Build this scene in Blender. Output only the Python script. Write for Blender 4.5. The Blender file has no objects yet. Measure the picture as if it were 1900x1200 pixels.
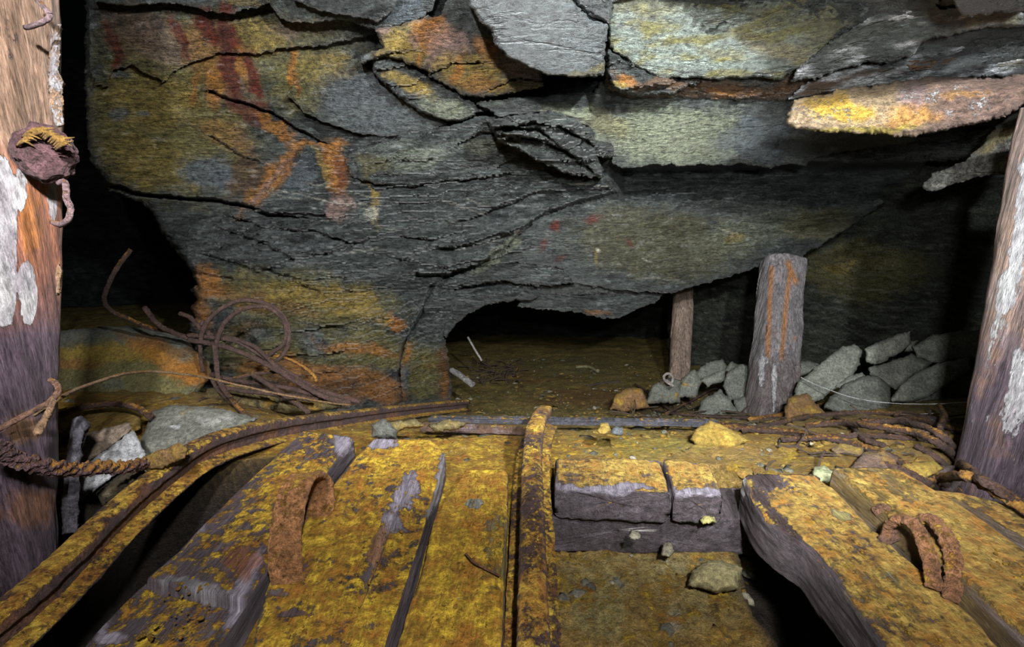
import bpy, math, random
import numpy as np
from mathutils import Vector

# ------------------------------------------------------------ camera, world, lights, exposure
F = 870.0; TH = math.radians(14.8); CAM = np.array([0.0, 0.0, 0.64])
FW = np.array([0, math.cos(TH), -math.sin(TH)]); UP = np.array([0, math.sin(TH), math.cos(TH)]); RT = np.array([1.0, 0, 0])
S = bpy.context.scene
C = S.collection
cd = bpy.data.cameras.new('camera'); cam = bpy.data.objects.new('camera', cd); C.objects.link(cam)
cam.location = CAM; cam.rotation_euler = (math.pi/2-TH, 0, 0)
cd.sensor_width = 36; cd.lens = 36*F/1900; cd.clip_start = 0.02
S.camera = cam
w = bpy.data.worlds.new('world'); S.world = w; w.use_nodes = True
w.node_tree.nodes['Background'].inputs[0].default_value = (0.03, 0.035, 0.04, 1)
w.node_tree.nodes['Background'].inputs[1].default_value = 0.02
S.view_settings.view_transform = 'Standard'; S.view_settings.look = 'None'
S.view_settings.exposure = 0.0; S.view_settings.gamma = 1

def lamp(name, loc, aim, energy, size, color=(1, 1, 1), spot=None, blend=.6):
    d = bpy.data.lights.new(name, 'SPOT' if spot else 'POINT')
    d.energy = energy; d.shadow_soft_size = size; d.color = color
    if spot: d.spot_size = math.radians(spot); d.spot_blend = blend
    o = bpy.data.objects.new(name, d); C.objects.link(o); o.location = loc
    o.rotation_euler = (Vector(aim)-Vector(loc)).to_track_quat('-Z', 'Y').to_euler()
    return o
lamp('torch_right', (0.50, -0.02, 1.13), (0.40, 2.2, .95), 320, .022, (.95, 1, 1), 108, .55)
lamp('torch_left', (-0.20, -0.05, 1.12), (-0.65, 2.2, 0.85), 190, .025, (1, .98, .97), 100, .6)
lamp('headlamp', (0.16, -0.22, 1.10), (0.10, 1.0, 0.0), 104, .035, (1, .98, .95), 140, .7)
lamp('fill_low', (0.22, 0.05, 0.80), (1.35, 2.6, -.06), 150, .03, (.97, 1, .97), 74, .8)  # added fill light, lifts the hanging rock and rubble on the right
lamp('fill_roof', (0.40, 0.10, 0.76), (0.95, 1.15, 1.02), 26, .03, (.97, .99, 1), 66, .8)  # added fill light from below, brightens the ceiling slabs at upper right

# ------------------------------------------------------------ maths helpers
def P(px, py, d):
    px = np.asarray(px, float); py = np.asarray(py, float); d = np.asarray(d, float)
    x = (px-950)/F; y = -(py-600)/F
    return CAM + d[..., None]*(FW + x[..., None]*RT + y[..., None]*UP)
def GZ(px, py, z):                       # pixel ray to the horizontal plane at height z
    x = (px-950)/F; y = -(py-600)/F
    r = FW + x*RT + y*UP
    return CAM + r*((z-CAM[2])/r[2])
def pix(p):                              # world to pixel
    q = np.asarray(p)-CAM
    d = q@FW
    return 950+F*(q@RT)/d, 600-F*(q@UP)/d, d

_rs = np.random.RandomState(7)
PERM = np.tile(_rs.permutation(256), 3)
GR = _rs.normal(size=(256, 3)); GR /= np.linalg.norm(GR, axis=1)[:, None]
def perlin(p, seed=0):
    p = np.asarray(p, float)+seed*17.31+100
    i = np.floor(p).astype(int); f = p-i; i &= 255
    u = f*f*f*(f*(f*6-15)+10)
    out = 0
    for a in (0, 1):
        wx = u[..., 0] if a else 1-u[..., 0]
        for b in (0, 1):
            wy = u[..., 1] if b else 1-u[..., 1]
            for c in (0, 1):
                wz = u[..., 2] if c else 1-u[..., 2]
                h = PERM[PERM[PERM[(i[..., 0]+a) & 255]+((i[..., 1]+b) & 255)]+((i[..., 2]+c) & 255)]
                g = GR[h]
                out = out+wx*wy*wz*(g[..., 0]*(f[..., 0]-a)+g[..., 1]*(f[..., 1]-b)+g[..., 2]*(f[..., 2]-c))
    return out*1.5
def fbm(p, sc, o=4, seed=0, ridge=False, gain=.5):
    p = np.asarray(p)*np.asarray(sc, float); a = 1; s = 0; t = 0
    for k in range(o):
        n = perlin(p, seed+k)
        if ridge: n = 1-2*abs(n)*1.3
        s = s+a*n; t += a; a *= gain; p = p*2.03
    return s/t
def sst(a, b, x):
    t = np.clip((x-a)/(b-a), 0, 1); return t*t*(3-2*t)
def catmull(pts, n):
    p = np.array(pts, float); p = np.vstack([2*p[0]-p[1], p, 2*p[-1]-p[-2]])
    m = len(p)-3; t = np.linspace(0, m-1e-6, n); i = t.astype(int); t = (t-i)[:, None]
    a, b, c, d = p[i], p[i+1], p[i+2], p[i+3]
    return .5*((2*b)+(-a+c)*t+(2*a-5*b+4*c-d)*t*t+(-a+3*b-3*c+d)*t**3)

# ------------------------------------------------------------ materials
def mat(name, crust=((.5, .3, .04), (.36, .2, .03), (.4, .14, .02)), rough=.6, bump=.5, sc=1., var=.5, spec=.4, msc=1., metal=0., dist=.006, edge=.04, rvar=.4, cb=.4, crack=0):
    m = bpy.data.materials.new(name); m.use_nodes = True
    nt = m.node_tree; N = nt.nodes; L = nt.links
    bs = N['Principled BSDF']
    at = N.new('ShaderNodeAttribute'); at.attribute_name = 'col'
    gc = N.new('ShaderNodeAttribute'); gc.attribute_name = 'gc'
    gm = N.new('ShaderNodeAttribute'); gm.attribute_name = 'gm'
    def noise(s, det, ro, off, gc=gc):
        mp = N.new('ShaderNodeMapping'); mp.inputs['Location'].default_value = (off, off*.7, -off)
        L.new(gc.outputs['Vector'], mp.inputs['Vector'])
        n = N.new('ShaderNodeTexNoise'); n.inputs['Scale'].default_value = s*sc
        n.inputs['Detail'].default_value = det; n.inputs['Roughness'].default_value = ro
        L.new(mp.outputs[0], n.inputs['Vector']); return n.outputs[0]
    def math_(op, a, b, c=None):
        n = N.new('ShaderNodeMath'); n.operation = op
        for k, v in enumerate((a, b, c)):
            if v is None: continue
            if isinstance(v, (int, float)): n.inputs[k].default_value = v
            else: L.new(v, n.inputs[k])
        return n.outputs[0]
    def mr(x, a, b, c, d):
        n = N.new('ShaderNodeMapRange'); n.clamp = True
        for k, v in enumerate((x, a, b, c, d)):
            if isinstance(v, (int, float)): n.inputs[k].default_value = v
            else: L.new(v, n.inputs[k])
        return n.outputs[0]
    n1 = noise(9, 6, .6, 3.); n2 = noise(70, 10, .72, 9.); n3 = noise(330, 5, .7, 1.); n4 = noise(24*msc, 10, .74, 5., gm); n5 = noise(22, 10, .78, 8., gm); n6 = noise(70, 10, .72, 4., gm)
    v = math_('MULTIPLY', mr(n2, .36, .64, 1-var, 1+var), mr(n3, .34, .66, 1-var*.8, 1+var*.8))
    def scale(col, f):
        n = N.new('ShaderNodeVectorMath'); n.operation = 'SCALE'; L.new(col, n.inputs[0]); L.new(f, n.inputs['Scale']); return n.outputs[0]
    base = scale(at.outputs['Color'], v)
    rp = N.new('ShaderNodeValToRGB'); e = rp.color_ramp.elements
    e[0].position = .40; e[0].color = (*crust[2], 1); e[1].position = .60; e[1].color = (*crust[0], 1)
    x = e.new(.5); x.color = (*crust[1], 1)
    L.new(n5, rp.inputs[0])
    cc = scale(rp.outputs[0], math_('MULTIPLY', mr(n6, .36, .64, .5, 1.5), mr(n3, .34, .66, .72, 1.28)))
    a = math_('ADD', n4, math_('MULTIPLY', math_('SUBTRACT', at.outputs['Alpha'], .5), .8))
    mask = mr(a, .5-edge, .5+edge, 0, 1)
    mx = N.new('ShaderNodeMix'); mx.data_type = 'RGBA'
    L.new(mask, mx.inputs[0]); L.new(base, mx.inputs[6]); L.new(cc, mx.inputs[7])
    L.new(mx.outputs[2], bs.inputs['Base Color'])
    hm = N.new('ShaderNodeMix'); L.new(mask, hm.inputs[0]); L.new(n2, hm.inputs[2]); L.new(n6, hm.inputs[3])
    h = math_('ADD', hm.outputs[0], math_('MULTIPLY', n3, .3))
    h = math_('ADD', h, math_('MULTIPLY', mask, cb)); h = math_('ADD', h, math_('MULTIPLY', n4, .5))
    if crack:
        mp = N.new('ShaderNodeMapping'); mp.inputs['Scale'].default_value = (.4, .4, 1.5); mp.inputs['Rotation'].default_value = (0, .10, 0)
        L.new(gc.outputs['Vector'], mp.inputs['Vector'])
        for sc_, wd_, am_ in ((4.5, .02, 1.), (11, .022, .5)):
            cn = N.new('ShaderNodeTexNoise'); cn.inputs['Scale'].default_value = sc_; cn.inputs['Detail'].default_value = 7; cn.inputs['Roughness'].default_value = .62
            L.new(mp.outputs[0], cn.inputs['Vector'])
            h = math_('ADD', h, mr(math_('ABSOLUTE', math_('SUBTRACT', cn.outputs[0], .5), 0), 0, wd_, 0, crack*am_))
            h = math_('ADD', h, math_('MULTIPLY', math_('FRACT', math_('MULTIPLY', cn.outputs[0], 9.), 0), crack*.35*am_))
    bp = N.new('ShaderNodeBump'); bp.inputs['Strength'].default_value = bump; bp.inputs['Distance'].default_value = dist
    L.new(h, bp.inputs['Height']); L.new(bp.outputs[0], bs.inputs['Normal'])
    L.new(mr(n3, .3, .7, rough-rvar*.5, rough+rvar*.5), bs.inputs['Roughness'])
    bs.inputs['Specular IOR Level'].default_value = spec; bs.inputs['Metallic'].default_value = metal
    return m
YEL = ((.72, .48, .04), (.38, .22, .022), (.38, .16, .02))
WHT = ((.50, .49, .50), (.42, .41, .43), (.33, .30, .33))
M = {
 'rock': mat('schist_rock', ((.34, .26, .08), (.28, .2, .05), (.36, .17, .03)), .42, 1., 1.3, .75, .85, .8, edge=.09, rvar=.6, dist=.022, crack=.8),
 'stone': mat('loose_stone', ((.42, .30, .06), (.34, .22, .04), (.36, .17, .03)), .6, .8, 1.2, .5, .45, .6, edge=.07, dist=.016),
 'mud': mat('ochre_mud', YEL, .62, 1., .9, .5, .45, 1.1, dist=.026, edge=.06),
 'wood': mat('muddy_timber', YEL, .6, .9, 1, .5, .45, 1.8, dist=.016, edge=.035),
 'tanwood': mat('wet_tan_timber', ((.50, .34, .075), (.36, .22, .05), (.42, .19, .03)), .5, .9, 1, .5, .55, 2.0, dist=.016, edge=.05),
 'post': mat('whitened_timber', WHT, .5, 1., 1.4, .6, .5, 4., dist=.014, edge=.03),
 'rust': mat('rusted_iron', ((.72, .49, .07), (.48, .27, .04), (.36, .15, .03)), .52, 1., 1.2, .6, .5, 2.6, dist=.014, edge=.05),
 'cable': mat('rusted_cable', ((.44, .25, .05), (.33, .15, .03), (.28, .11, .02)), .55, 1., 2.5, .7, .5, 1.5, dist=.008),
}

# ------------------------------------------------------------ mesh building
def build(name, v, f, m, parent=None, col=(.3, .3, .3), alpha=0., gc=None, smooth=True, base=None, gm=None):
    """v world coordinates; the origin goes to the base centre of the mesh (or of its parent)"""
    v = np.asarray(v, float)
    lo, hi = v.min(0), v.max(0)
    org = np.array([(lo[0]+hi[0])/2, (lo[1]+hi[1])/2, lo[2]]) if base is None else np.asarray(base, float)
    if parent is not None: org = np.array(parent['_org'])
    me = bpy.data.meshes.new(name)
    if isinstance(f, np.ndarray):
        nf, k = f.shape
        me.vertices.add(len(v)); me.vertices.foreach_set('co', (v-org).astype(np.float32).ravel())
        me.loops.add(nf*k); me.loops.foreach_set('vertex_index', f.astype(np.int32).ravel())
        me.polygons.add(nf); me.polygons.foreach_set('loop_start', np.arange(0, nf*k, k, dtype=np.int32))
        me.update(calc_edges=True); me.validate()
    else:
        me.from_pydata((v-org).tolist(), [], f); me.update()
    if smooth: me.polygons.foreach_set('use_smooth', [True]*len(me.polygons))
    c = np.ones((len(v), 4)); c[:, :3] = col; c[:, 3] = alpha
    a = me.color_attributes.new('col', 'FLOAT_COLOR', 'POINT'); a.data.foreach_set('color', np.clip(c, 0, 1).astype(np.float32).ravel())
    g = me.attributes.new('gc', 'FLOAT_VECTOR', 'POINT'); g.data.foreach_set('vector', np.asarray(v if gc is None else gc, dtype=np.float32).ravel())
    g = me.attributes.new('gm', 'FLOAT_VECTOR', 'POINT'); g.data.foreach_set('vector', np.asarray(v if gm is None else gm, dtype=np.float32).ravel())
    me.materials.append(M[m])
    o = bpy.data.objects.new(name, me); C.objects.link(o)
    if parent is not None: o.parent = parent
    else: o.location = org
    o['_org'] = org.tolist()
    return o
def tag(o, label, cat, group=None):
    o['label'] = label; o['category'] = cat
    if group: o['group'] = group
    return o
def empty(name, loc, label, cat, group=None):
    o = bpy.data.objects.new(name, None); C.objects.link(o); o.location = [float(x) for x in loc]
    o.empty_display_size = .05; o['_org'] = [float(x) for x in loc]
    return tag(o, label, cat, group)
def vnorm(v, f):
    n = np.zeros_like(v)
    a, b, c = v[f[:, 0]], v[f[:, 1]], v[f[:, 2]]
    fn = np.cross(b-a, c-a)
    if f.shape[1] == 4: fn = fn+np.cross(c-a, v[f[:, 3]]-a)
    for k in range(f.shape[1]): np.add.at(n, f[:, k], fn)
    return n/(np.linalg.norm(n, axis=1)[:, None]+1e-12)
def loft(rings, caps=True, closed=True, nr=4):
    """rings (N,K,3) to verts, quads; caps made of shrinking rings"""
    rings = np.asarray(rings); N, K, _ = rings.shape
    allr = list(rings)
    if caps:
        for end in (0, 1):
            r = rings[0] if end == 0 else rings[-1]; c = r.mean(0)
            ex = [c+(r-c)*s for s in np.linspace(1, 0.02, nr+1)[1:]]
            allr = ex[::-1]+allr if end == 0 else allr+ex
    R = np.array(allr); n = len(R)
    i = np.arange(n-1)[:, None]*K; j = np.arange(K)[None, :]; j2 = (j+1) % K
    f = np.stack([i+j, i+j2, i+K+j2, i+K+j], -1).reshape(-1, 4)
    return R.reshape(-1, 3), f, n, K
def frames(path, up=(0, 0, 1)):
    t = np.gradient(path, axis=0); t /= np.linalg.norm(t, axis=1)[:, None]+1e-12
    s = np.cross(t, up); s /= np.linalg.norm(s, axis=1)[:, None]+1e-9
    return t, s, np.cross(s, t)
def arclen(p): return np.concatenate([[0], np.cumsum(np.linalg.norm(np.diff(p, axis=0), axis=1))])

def poly_sd(pts, poly):
    poly = np.asarray(poly, float); n = len(poly)
    d2 = np.full(len(pts), 1e18); ins = np.zeros(len(pts), bool)
    for k in range(n):
        a = poly[k]; b = poly[(k+1) % n]; e = b-a; w_ = pts-a
        t = np.clip((w_@e)/(e@e+1e-9), 0, 1)
        q = w_-t[:, None]*e; d2 = np.minimum(d2, (q**2).sum(1))
        c = (a[1] > pts[:, 1]) != (b[1] > pts[:, 1])
        with np.errstate(divide='ignore', invalid='ignore'):
            xi = (b[0]-a[0])*(pts[:, 1]-a[1])/(b[1]-a[1]+1e-12)+a[0]
        ins ^= c & (pts[:, 0] < xi)
    d = np.sqrt(d2); return np.where(ins, d, -d)

def relief(name, poly, dfun, cfun, step=3., jag=3., thick=.2, shrink=.94, rnd=.02, rndpx=10, disp=None, m='rock', parent=None, cap=True, seed=0, gcs=None):
    """a block whose seen face follows a traced outline at its own distance; sides go back from it and a back closes it"""
    poly = np.array(poly, float)
    x0, y0 = poly.min(0)-step*2; x1, y1 = poly.max(0)+step*2
    X, Y = np.meshgrid(np.arange(x0, x1, step), np.arange(y0, y1, step)); ny, nx = X.shape
    q = np.stack([X.ravel(), Y.ravel()], 1)
    sd = poly_sd(q, poly)
    q3 = np.column_stack([q, np.full(len(q), seed*31.7)])
    sd = sd+jag*(fbm(q3, .06, 2, seed)+.8*fbm(q3, .2, 2, seed+5))*1.6
    g = sd.reshape(ny, nx); gy, gx = np.gradient(g, step)
    inside = g > 0
    cell = (inside[:-1, :-1].astype(int)+inside[1:, :-1]+inside[:-1, 1:]+inside[1:, 1:]) >= 2
    idx = np.arange(ny*nx).reshape(ny, nx)
    f = np.stack([idx[:-1, :-1][cell], idx[1:, :-1][cell], idx[1:, 1:][cell], idx[:-1, 1:][cell]], 1)
    cnt = np.zeros(ny*nx, int)
    for k in range(4): np.add.at(cnt, f[:, k], 1)
    bd = (cnt > 0) & ((cnt < 4) | (sd < 0))
    gl = np.sqrt(gx**2+gy**2).ravel()+1e-6
    mv = np.clip(sd, -step, step)/gl
    q2 = q.copy(); s_ = bd & (cnt < 4)
    q2[s_, 0] -= (mv*gx.ravel()/gl)[s_]*.9; q2[s_, 1] -= (mv*gy.ravel()/gl)[s_]*.9
    used = np.where(cnt > 0)[0]; rm = -np.ones(ny*nx, int); rm[used] = np.arange(len(used)); f = rm[f]; q = q2[used]; sdu = np.maximum(sd[used], 0)
    t = 1-np.clip(sdu/rndpx, 0, 1)
    d = dfun(q[:, 0], q[:, 1])+rnd*(1-np.sqrt(np.maximum(1-t*t, 0)))
    p = P(q[:, 0], q[:, 1], d)
    if disp is not None: 
        d = d-disp(p, q)*(1-.75*t**4)
        p = P(q[:, 0], q[:, 1], d)
    col, al = cfun(p, q)
    col = np.broadcast_to(col, (len(p), 3)); al = np.broadcast_to(al, (len(p),))
    # sides
    e = np.concatenate([f[:, [0, 1]], f[:, [1, 2]], f[:, [2, 3]], f[:, [3, 0]]])
    key = np.sort(e, 1); key = key[:, 0]*len(p)+key[:, 1]
    _, inv, ct = np.unique(key, return_inverse=True, return_counts=True)
    be = e[ct[inv] == 1]
    bv = np.unique(be); mp = -np.ones(len(p), int)
    c2 = q.mean(0); V = [p]; Cc = [col]; Al = [al]; base = len(p); cur = bv; prev = bv; F_ = [f]
    nseg = 3
    for s in range(1, nseg+1):
        k = s/nseg
        qq = c2+(q[bv]-c2)*(1-(1-shrink)*k**1.5)
        pp = P(qq[:, 0], qq[:, 1], d[bv]+thick*k)
        if s < nseg: pp = pp+.008*np.stack([fbm(pp, 25, 2, 3), fbm(pp, 25, 2, 4), fbm(pp, 25, 2, 5)], 1)
        V.append(pp); Cc.append(col[bv]); Al.append(al[bv]*.6)
        m1 = -np.ones(base+len(bv)*nseg, int); m1[bv] = np.arange(len(bv))
        new = base+(s-1)*len(bv)+m1[be]
        old = be if s == 1 else base+(s-2)*len(bv)+m1[be]
        F_.append(np.stack([old[:, 1], old[:, 0], new[:, 0], new[:, 1]], 1))
    V = np.concatenate(V); Cc = np.concatenate(Cc); Al = np.concatenate(Al); F_ = np.concatenate(F_)
    if cap:
        ctr = V[-len(bv):].mean(0); ci = len(V)
        V = np.vstack([V, ctr]); Cc = np.vstack([Cc, Cc.mean(0)]); Al = np.append(Al, 0)
        new = base+(nseg-1)*len(bv)+m1[be]
        F_ = np.concatenate([F_, np.stack([new[:, 1], new[:, 0], np.full(len(new), ci), np.full(len(new), ci)], 1)])
    F_l = F_
    if cap:
        tri = F_[:, 2] == F_[:, 3]
        F_l = [tuple(r) for r in F_[~tri].tolist()]+[tuple(r[:3]) for r in F_[tri].tolist()]
    o = build(name, V, F_l, m, parent, Cc, Al, gc=V*np.array(gcs) if gcs is not None else None)
    return o
# ============================================================ THE SETTING
# distance of the rock face (optical axis) from control points, thin plate spline
CT = np.array([(150, 0, 1.85), (165, 300, 2.15), (360, 520, 2.6), (400, 700, 2.75), (560, 740, 2.8), (700, 740, 3.0), (835, 735, 3.5), (830, 640, 3.3), (850, 560, 3.05),
 (600, 600, 2.6), (600, 450, 2.4), (600, 250, 2.05), (600, 0, 1.6), (900, 100, 1.65), (1000, 300, 2.1), (1000, 450, 2.5), (1000, 560, 3.0), (1250, 530, 3.0), (1440, 490, 3.15), (1640, 380, 3.15),
 (1300, 400, 2.75), (1300, 250, 2.1), (1700, 250, 2.1), (1900, 0, 1.4), (1300, 0, 1.55), (1900, 300, 2.3), (0, 300, 2.1)], float)
def tps(c):
    def U(r2): return r2*np.log(r2+1e-9)
    x = c[:, :2]/1000; n = len(c)
    K = U(((x[:, None]-x[None])**2).sum(-1))+np.eye(n)*.02
    Pm = np.column_stack([np.ones(n), x]); A = np.block([[K, Pm], [Pm.T, np.zeros((3, 3))]])
    s = np.linalg.solve(A, np.concatenate([c[:, 2], np.zeros(3)]))
    def f(px, py):
        q = np.stack([np.asarray(px, float).ravel(), np.asarray(py, float).ravel()], 1)/1000
        v = U(((q[:, None]-x[None])**2).sum(-1))@s[:n]+s[n]+q@s[n+1:]
        return v.reshape(np.shape(px))
    return f
D0 = tps(CT)

# --- stains and mineral colours: (rgb, cx, cy, rx, ry, angle, amount)
def blobs(q, col, lst, seed=0):
    q3 = np.column_stack([q, np.zeros(len(q))])
    wx = 26*fbm(q3, .012, 3, seed)+9*fbm(q3, .06, 3, seed+3); wy = 26*fbm(q3, .012, 3, seed+7)+9*fbm(q3, .06, 3, seed+11)
    for k, (c, cx, cy, rx, ry, ang, am) in enumerate(lst):
        a = math.radians(ang); dx = q[:, 0]+wx-cx; dy = q[:, 1]+wy-cy
        u = (dx*math.cos(a)+dy*math.sin(a))/rx; v = (-dx*math.sin(a)+dy*math.cos(a))/ry
        r = np.sqrt(u*u+v*v)
        m = am*(1-sst(.55, 1.15, r+.42*fbm(q3+k*50, .035, 4, seed+k)+.30*fbm(q3+k*50, .16, 3, seed+k+2)))
        col = col*(1-m[:, None])+np.array(c)*m[:, None]
    return col
SL0 = np.array((.018, .022, .023)); SL1 = np.array((.115, .135, .130)); SLG = np.array((.24, .27, .22)); SLV = np.array((.36, .37, .39))
OLV = (.20, .17, .045); YLW = (.36, .25, .05); ORG = (.42, .17, .025); RED = (.13, .017, .006); BRN = (.16, .07, .02); WH = (.62, .60, .50); PNK = (.38, .25, .22); GRN = (.30, .33, .22); BLU = (.13, .16, .19)
STAINS = [
 (OLV, 300, 230, 190, 150, 10, .75), (OLV, 420, 90, 260, 80, 0, .6), (YLW, 280, 190, 110, 55, 0, .6), (YLW, 270, 300, 90, 50, 20, .55), (YLW, 480, 70, 60, 40, 0, .6), (YLW, 600, 130, 60, 35, 0, .7),
 (BRN, 240, 60, 60, 60, 0, .5), (PNK, 300, 75, 70, 45, 30, .45), (ORG, 400, 100, 90, 60, 40, .5), (PNK, 560, 50, 60, 20, 0, .4), (OLV, 560, 160, 60, 70, 60, .6),
 (RED, 215, 90, 10, 60, -18, .9), (RED, 335, 60, 11, 55, -14, .85), (RED, 385, 55, 20, 50, -14, .95), (RED, 425, 60, 24, 60, -8, .98), (RED, 425, 140, 18, 60, -8, .95), (RED, 470, 145, 18, 60, -10, .95), (ORG, 400, 160, 16, 45, -4, .8), (ORG, 448, 120, 10, 50, -5, .6), (RED, 455, 205, 50, 20, 30, .8), (ORG, 510, 235, 60, 10, 28, .8), (ORG, 362, 165, 7, 40, 0, .7), (ORG, 548, 130, 8, 55, 0, .8),
 (ORG, 425, 250, 60, 30, 30, .35), (BLU, 390, 320, 60, 40, 10, .8), (BLU, 225, 145, 20, 8, 0, .7), (BLU, 215, 205, 20, 12, 0, .7), (BLU, 260, 212, 22, 6, 0, .7), (BRN, 450, 330, 25, 60, 30, .5),
 (ORG, 505, 330, 24, 85, 42, .8), (PNK, 495, 340, 8, 75, 42, .6), (ORG, 590, 268, 60, 12, 5, .8), (ORG, 622, 315, 24, 55, -14, .98), (RED, 632, 330, 9, 36, -12, .7), (PNK, 632, 385, 28, 26, 0, .8), (YLW, 598, 310, 6, 50, -20, .7), (YLW, 690, 365, 7, 55, -8, .8),
 (WH, 690, 398, 16, 12, 0, .6), (BLU, 560, 330, 30, 50, 30, .5),
 (GRN, 770, 290, 70, 26, -10, .35), (OLV, 690, 305, 30, 20, 0, .5), (GRN, 900, 270, 50, 20, 0, .4),
 (OLV, 1230, 450, 180, 70, 5, .38), (GRN, 1400, 430, 130, 45, -15, .35), (YLW, 1365, 445, 25, 10, 0, .5), (OLV, 1520, 415, 90, 30, -15, .5), (GRN, 925, 470, 60, 14, -40, .6),
 (RED, 1022, 422, 10, 16, 10, .95), (RED, 1105, 402, 20, 10, 0, .9), (RED, 1165, 447, 9, 8, 0, .8), (RED, 1040, 482, 14, 5, -20, .8), (RED, 1010, 450, 5, 12, 0, .7), (RED, 965, 433, 8, 4, 0, .8),
 (YLW, 1112, 480, 6, 22, 15, .6), (WH, 1117, 468, 5, 5, 0, .95),
 (OLV, 560, 560, 190, 60, 8, .75), (YLW, 560, 545, 100, 22, 6, .8), (ORG, 480, 560, 130, 18, 15, .35), (ORG, 385, 525, 40, 20, 40, .9), (ORG, 372, 575, 22, 40, 0, .8), (OLV, 480, 650, 120, 60, 0, .8), (YLW, 640, 560, 70, 30, 5, .8), (BRN, 460, 610, 40, 20, 0, .5), (BLU, 480, 625, 35, 22, 0, .6), (BLU, 590, 640, 60, 26, 10, .4),
 (ORG, 735, 598, 28, 14, 15, .95), (YLW, 690, 590, 40, 16, 15, .8), (OLV, 680, 655, 90, 50, 0, .8), (ORG, 660, 650, 90, 12, 12, .8), (ORG, 560, 690, 150, 26, 8, .8), (BRN, 600, 725, 160, 26, 4, .85), (ORG, 700, 725, 50, 20, 0, .7), (ORG, 752, 670, 9, 40, 8, .95), (BLU, 752, 700, 10, 18, 0, .9), (ORG, 798, 678, 12, 12, 0, .95), (OLV, 790, 690, 40, 60, 0, .85), (BRN, 822, 700, 14, 60, 0, .9), (ORG, 822, 715, 8, 30, 0, .6), (BLU, 790, 640, 16, 16, 0, .4),
]
VEINS = [((500, 350), (700, 392)), ((560, 340), (640, 352)), ((650, 355), (690, 366)), ((820, 372), (900, 398)), ((865, 368), (895, 380)), ((1040, 340), (1130, 345)), ((1140, 272), (1200, 277)), ((1200, 277), (1232, 270)), ((1320, 420), (1368, 432)), ((470, 350), (560, 372)), ((600, 372), (680, 378)), ((1190, 478), (1215, 490)), ((650, 470), (700, 460)), ((860, 462), (925, 445)), ((1180, 515), (1260, 520)), ((520, 610), (600, 618)), ((560, 580), (640, 570))]
def rockcol(p, q, st=STAINS, seed=0, pale=0., tint=None):
    # foliated schist: thin streaks along the layering
    w1 = np.stack([p[:, 0], p[:, 1]*.6, p[:, 2]+.25*p[:, 0]*0-.12*p[:, 0]], 1)
    w1[:, 2] += .05*fbm(p, 3, 3, 21)
    n1 = fbm(w1, (3, 3, 9), 4, 1+seed); n2 = fbm(w1, (8, 8, 60), 4, 4+seed); n3 = fbm(p, 30, 3, 8+seed)
    a = np.clip(.40+.65*n1+.75*n2+.35*n3+pale, 0, 1)[:, None]
    col = SL0*(1-a)+SL1*a
    g = (sst(.25, .7, fbm(w1, (5, 5, 16), 4, 33+seed)+pale)*.6)[:, None]; col = col*(1-g)+SLG*g
    if st is not None: 
        c2 = blobs(q, col, st, seed)
        vv = (.62+.55*np.clip(.5+n2+.6*n3, 0, 1))[:, None]
        col = col+(c2-col)*(.80+.2*sst(-.3, .3, n3))[:, None]
        col = col*vv*1.05
    s = sst(.34, .5, n2+.7*n3)[:, None]*.30; col = col*(1-s)+SLV*s
    q3 = np.column_stack([q, np.zeros(len(q))])
    wob = 4*fbm(q3, .03, 3, 60)
    for (x0, y0), (x1, y1) in VEINS:
        a0 = np.array((x0, y0), float); e = np.array((x1-x0, y1-y0), float); ww = q-a0; ww[:, 1] += wob
        t = np.clip(ww@e/(e@e), 0, 1); dd = np.linalg.norm(ww-t[:, None]*e, axis=1)
        m = ((1-sst(.3, 1.9, dd))*(.5+.5*sst(-.2, .3, fbm(q3, .08, 2, 70))))[:, None]*.5
        col = col*(1-m)+np.array(WH)*m
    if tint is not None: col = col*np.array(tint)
    return col, np.full(len(p), 0.)

def schist(p, q, amp=1., big=1., mask=None, tilt=-.12):
    """shingled plates: each layer sticks out at its lower edge and falls back above"""
    lay = p[:, 2]+tilt*p[:, 0]+.35*(p[:, 1]-2)*.3
    t1 = lay+.11*fbm(p, 1.6, 3, 40)+.03*fbm(p, 7, 3, 44)
    h1 = 1-np.mod(t1*7.5+fbm(p, .9, 2, 50), 1.)
    t2 = lay+.09*fbm(p, 2.4, 3, 140)+.028*fbm(p, 10, 4, 144)
    h2 = 1-np.mod(t2*21, 1.)
    t3 = lay+.05*fbm(p, 4, 3, 240)+.018*fbm(p, 20, 3, 244)
    h3 = 1-np.mod(t3*55, 1.)
    m1 = sst(-.25, .35, fbm(p, 1.3, 2, 60)); m2 = sst(-.25, .3, fbm(p, 2.6, 3, 64)); m3 = sst(-.3, .3, fbm(p, 4, 3, 68))
    s = .085*h1*m1*big+.045*h2*m2+.018*h3*m3
    s = s+.05*fbm(p, 2.2, 3, 80)*big+.012*fbm(p*np.array((1, 1, 2.5)), 10, 4, 84)+.0035*fbm(p, 60, 3, 88)
    return s*amp
def smoothface(p, q, amp=1.):
    return amp*(.03*fbm(p, 2, 3, 90)+.006*fbm(p*np.array((.6, 1, 2)), 14, 4, 94)+.003*fbm(p, 55, 3, 97)+.004*(1-np.mod((p[:, 2]+.05*fbm(p, 3, 3, 99))*40, 1.))*sst(0, .3, fbm(p, 4, 2, 101)))

def struct(o): o['kind'] = 'structure'; return o

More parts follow.
